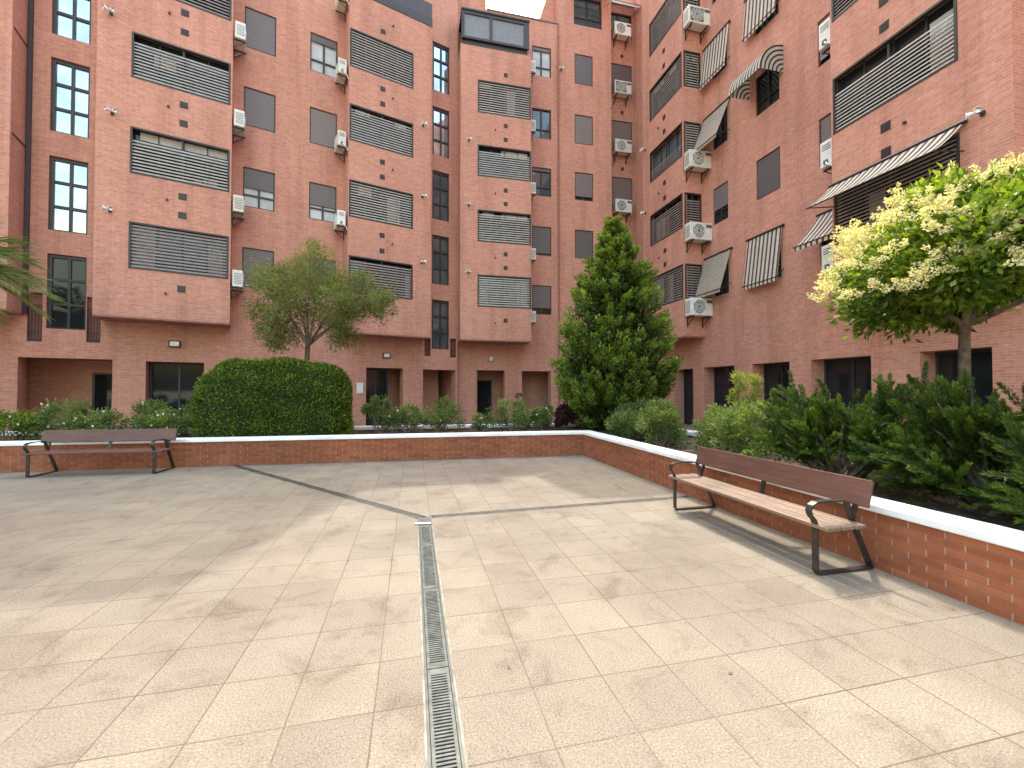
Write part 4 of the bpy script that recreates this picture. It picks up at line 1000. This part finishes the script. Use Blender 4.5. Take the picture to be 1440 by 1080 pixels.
# leafy bushes
def bush(name, base, rx, ry, h, label, cat, leafm, n=2600, leaf=(.05, .03), group=None, stems=9, flowers=0, up=.3, dens=.5, ncl=26):
    root = empty(name, base); tag(root, label, cat, group)
    bx, by, bz = base; m = MB(); C = []
    for k in range(ncl):
        a = random.uniform(0, 2*math.pi); r = random.uniform(.15, 1)**.6; zz_ = random.uniform(.22, 1.0)
        w_ = 1 if zz_ < .65 else 1-.55*(zz_-.65)/.35
        C.append((bx+rx*r*w_*math.cos(a), by+ry*r*w_*math.sin(a), bz+h*zz_))
    C = np.array(C)
    for k in range(stems):
        c = C[random.randrange(len(C))]; branch(m, (bx+random.uniform(-.08, .08), by+random.uniform(-.08, .08), bz-.02), tuple(c), .014, .004, .12, 4)
    m.build('stems', M['bark_grey'], root)
    per = n//ncl; P, d = clumps(C, np.full(len(C), min(rx, h)*.32), per, shell=.3)
    cc_ = np.array([bx, by, bz+h*.5]); out = P-cc_
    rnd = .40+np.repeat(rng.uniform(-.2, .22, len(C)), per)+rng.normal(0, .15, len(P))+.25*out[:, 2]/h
    leaf_mesh('foliage', P, d*.5+out/ max(h, rx)+unit(len(P))*.5+np.array([0, 0, up]), leaf[0], leaf[1], leafm, root, rnd)
    if flowers:
        fm = MB()
        for _ in range(flowers):
            c = C[random.randrange(len(C))]; p = Vector(c)+Vector((random.uniform(-.1, .1), -.12, random.uniform(0, .12)))
            for q in range(6):
                t = q*math.pi/3; e = Vector((math.cos(t), -.35, math.sin(t)))*.022; g = Vector((math.cos(t+.7), -.35, math.sin(t+.7)))*.022
                fm.face([p, p+e, p+(e+g)*.62+Vector((0, -.012, 0)), p+g])
        fm.build('flowers', M['petal'], root)
    return root
G = 'rose bushes planted in the bed'
random.seed(21)
LR = [(-8.4, 11.3, .55, .62, 'rose_bush', 'dark green rounded shrub at the far left edge behind the bench', 'lf_conifer'),
      (-7.55, 11.6, .6, .80, 'rose_bush', 'first loose rose bush behind the left bench, tallest of its group', 'lf_rose'),
      (-6.75, 11.3, .55, .60, 'rose_bush', 'second low rose bush behind the left bench, below the wide brick recess', 'lf_rose'),
      (-6.05, 11.9, .45, .85, 'rose_bush', 'upright rose bush in front of the narrow dark door at left', 'lf_rose'),
      (-5.65, 11.3, .5, .52, 'rose_bush', 'low sparse rose bush in front of the brick pier behind the left bench', 'lf_rose'),
      (-5.15, 11.7, .5, .70, 'rose_bush', 'yellow-green rose bush touching the left end of the clipped hedge', 'lf_rose')]
for x, y, r_, h_, nm, lab, lm in LR: bush(nm, (x, y, .42), r_, r_*.8, h_, lab, 'bush', M[lm], 2600, (.06, .034), G, flowers=7)
random.seed(22)
BR = [(-.85, 11.6, .42, .90, 'rose bush with bluish leaves in front of the dark doorway right of the hedge'), (-.15, 11.5, .40, .72, 'rose bush with small pale leaves, second to the right of the hedge'),
      (.85, 11.5, .58, .86, 'bright green domed rose bush in front of the brick recess, third right of the hedge'), (1.75, 11.4, .22, .45, 'tiny low rose bush between two larger ones, mid bed'),
      (2.65, 11.4, .60, .85, 'wide tall rose bush in front of the central dark door'), (3.42, 11.3, .34, .60, 'rose bush with white flowers near the purple shrub'), (3.75, 11.7, .26, .66, 'slim rose bush just left of the purple shrub')]
for x, y, r_, h_, lab in BR: bush('rose_bush', (x, y, .42), r_, r_*.8, h_, lab, 'bush', M['lf_rose'], 2400 if r_ > .3 else 900, (.06, .034), G, flowers=5 if 'white' in lab else 1)
random.seed(23)
RR = [(5.35, 9.5, .55, .80, 'rose bush below the right foot of the pyramidal evergreen'), (4.9, 9.1, .45, .55, 'low rose bush close to the planter corner coping'), (5.35, 8.6, .55, .82, 'second rose bush right of the evergreen, dense'), (5.0, 7.85, .50, .68, 'third rose bush right of the evergreen, with bare lower stems'),
      (5.3, 6.35, .50, .80, 'grey-green rose bush directly behind the far end of the right bench'), (5.15, 5.70, .50, .86, 'rose bush with white blooms touching the first juniper'), (6.1, 7.4, .4, .7, 'rose bush at the back of the right planter near the ochre shrub'), (4.75, 5.25, .16, .24, 'small light green seedling clump behind the right bench')]
for x, y, r_, h_, lab in RR: bush('rose_bush', (x, y, .42), r_, r_, h_, lab, 'bush', M['lf_rose'], 4200 if r_ > .3 else 600, (.055, .030), G, flowers=4 if 'white' in lab else 0, ncl=34 if r_ > .3 else 8)
bush('nandina_shrub', (6.15, 6.9, .42), .34, .34, 1.40, 'yellow-green and reddish upright shrub in front of the dark openings', 'shrub', M['lf_nandina'], 3200, (.075, .024), up=.1)
bush('purple_shrub', (4.12, 11.3, .44), .25, .25, .66, 'dark purple clipped shrub left of the pyramidal evergreen', 'shrub', M['lf_purple'], 7000, (.05, .036), up=.2, ncl=40)
bush('dark_shrub', (3.05, 12.2, .42), .18, .18, 1.0, 'small dark shrub standing against the brick pier between two doorways', 'shrub', M['lf_purple'], 1200, (.05, .034), up=.2)

# palm at the left edge
base = (-9.8, 11.4, .43); root = empty('palm_tree', base); tag(root, 'palm with drooping green fronds entering the photo at the left edge', 'palm tree')
m = MB(); m.tube([(base[0], base[1], .35), (base[0]+.03, base[1], 2.2), (base[0], base[1], 4.35)], [.24, .19, .17], 12)
for k in range(26): 
    z = .6+k*.13; m.tube([(base[0], base[1], z), (base[0], base[1], z+.06)], [.235-.002*k, .205-.002*k], 12)
m.build('trunk', M['bark'], root)
random.seed(4)
for k in range(38):
    a = 2*math.pi*k/38*1.618*3; el = random.uniform(-.35, 1.15); L = random.uniform(1.45, 1.85); pts = []
    for i in range(9):
        t = i/8; pts.append(Vector((base[0]+math.cos(a)*math.cos(el)*L*t, base[1]+math.sin(a)*math.cos(el)*L*t, 4.35+L*math.sin(el)*t-.60*t*t)))
    m = MB(); m.tube([tuple(p) for p in pts], [.018*(1-i/10) for i in range(9)], 5); fr = m.build('frond', M['lf_palm'], root)
    Pl = []; Dl = []
    for i in range(70):
        t = .18+.82*i/70; j = min(7, int(t*8)); p = pts[j].lerp(pts[j+1], t*8-j); tg = (pts[j+1]-pts[j]).normalized(); sd = tg.cross(Vector((0, 0, 1))).normalized()
        for s in (-1, 1):
            Pl.append(p); Dl.append(tg*.8+sd*s*.75+Vector((0, 0, random.uniform(-.35, .15))))
    leaf_mesh('leaflets', np.array([tuple(p) for p in Pl]), np.array([tuple(p) for p in Dl]), .46, .022, M['lf_palm'], fr, rng.uniform(0, .8, len(Pl)), fold=.1)

# leaf litter in the beds and a few dry leaves on the paving
n = 5200; X = rng.uniform(-9, 6.4, n); Y = np.where(X > 4.4, rng.uniform(0, 11.8, n), rng.uniform(10.3, 12.2, n)); Y = np.where((X <= 4.3), np.maximum(Y, 9.69+.045*(4.03-X)+.35), Y)
ok = ~((X > 4.0) & (X < 4.4)); X, Y = X[ok], Y[ok]
Z = .445+.03*np.sin(X*3.1+Y*1.7)+.02*np.sin(X*7.3-Y*5.1)+rng.uniform(0, .02, len(X))
D = rng.normal(size=(len(X), 3)); D[:, 2] *= .25
lm = leaf_mat('litter', [(0, (.07, .045, .03)), (.6, (.16, .11, .07)), (1, (.09, .12, .05))], .1)
o = leaf_mesh('leaf_litter', np.stack([X, Y, Z], 1), D, .05, .03, lm, None, flat=np.tile([0., 0, 1.], (len(X), 1))+rng.normal(size=(len(X), 3))*.3); tag(o, 'dry leaves and ground litter scattered over the planter soil', 'leaf litter', kind='stuff')
n = 36; X = rng.uniform(-6, 3.9, n); Y = rng.uniform(1.6, 9.6, n); side_ = rng.uniform(size=n) < .5; X = np.where(side_, rng.uniform(3.3, 4.0, n), X)
D = rng.normal(size=(n, 3)); D[:, 2] = .08*np.abs(D[:, 2])
o = leaf_mesh('fallen_leaves', np.stack([X, Y, np.full(n, .006)], 1), D, .028, .016, M['dry_leaf'], None, flat=np.tile([0., 0, 1.], (n, 1))); tag(o, 'few tiny dry leaves scattered on the paving', 'fallen leaves', kind='stuff')
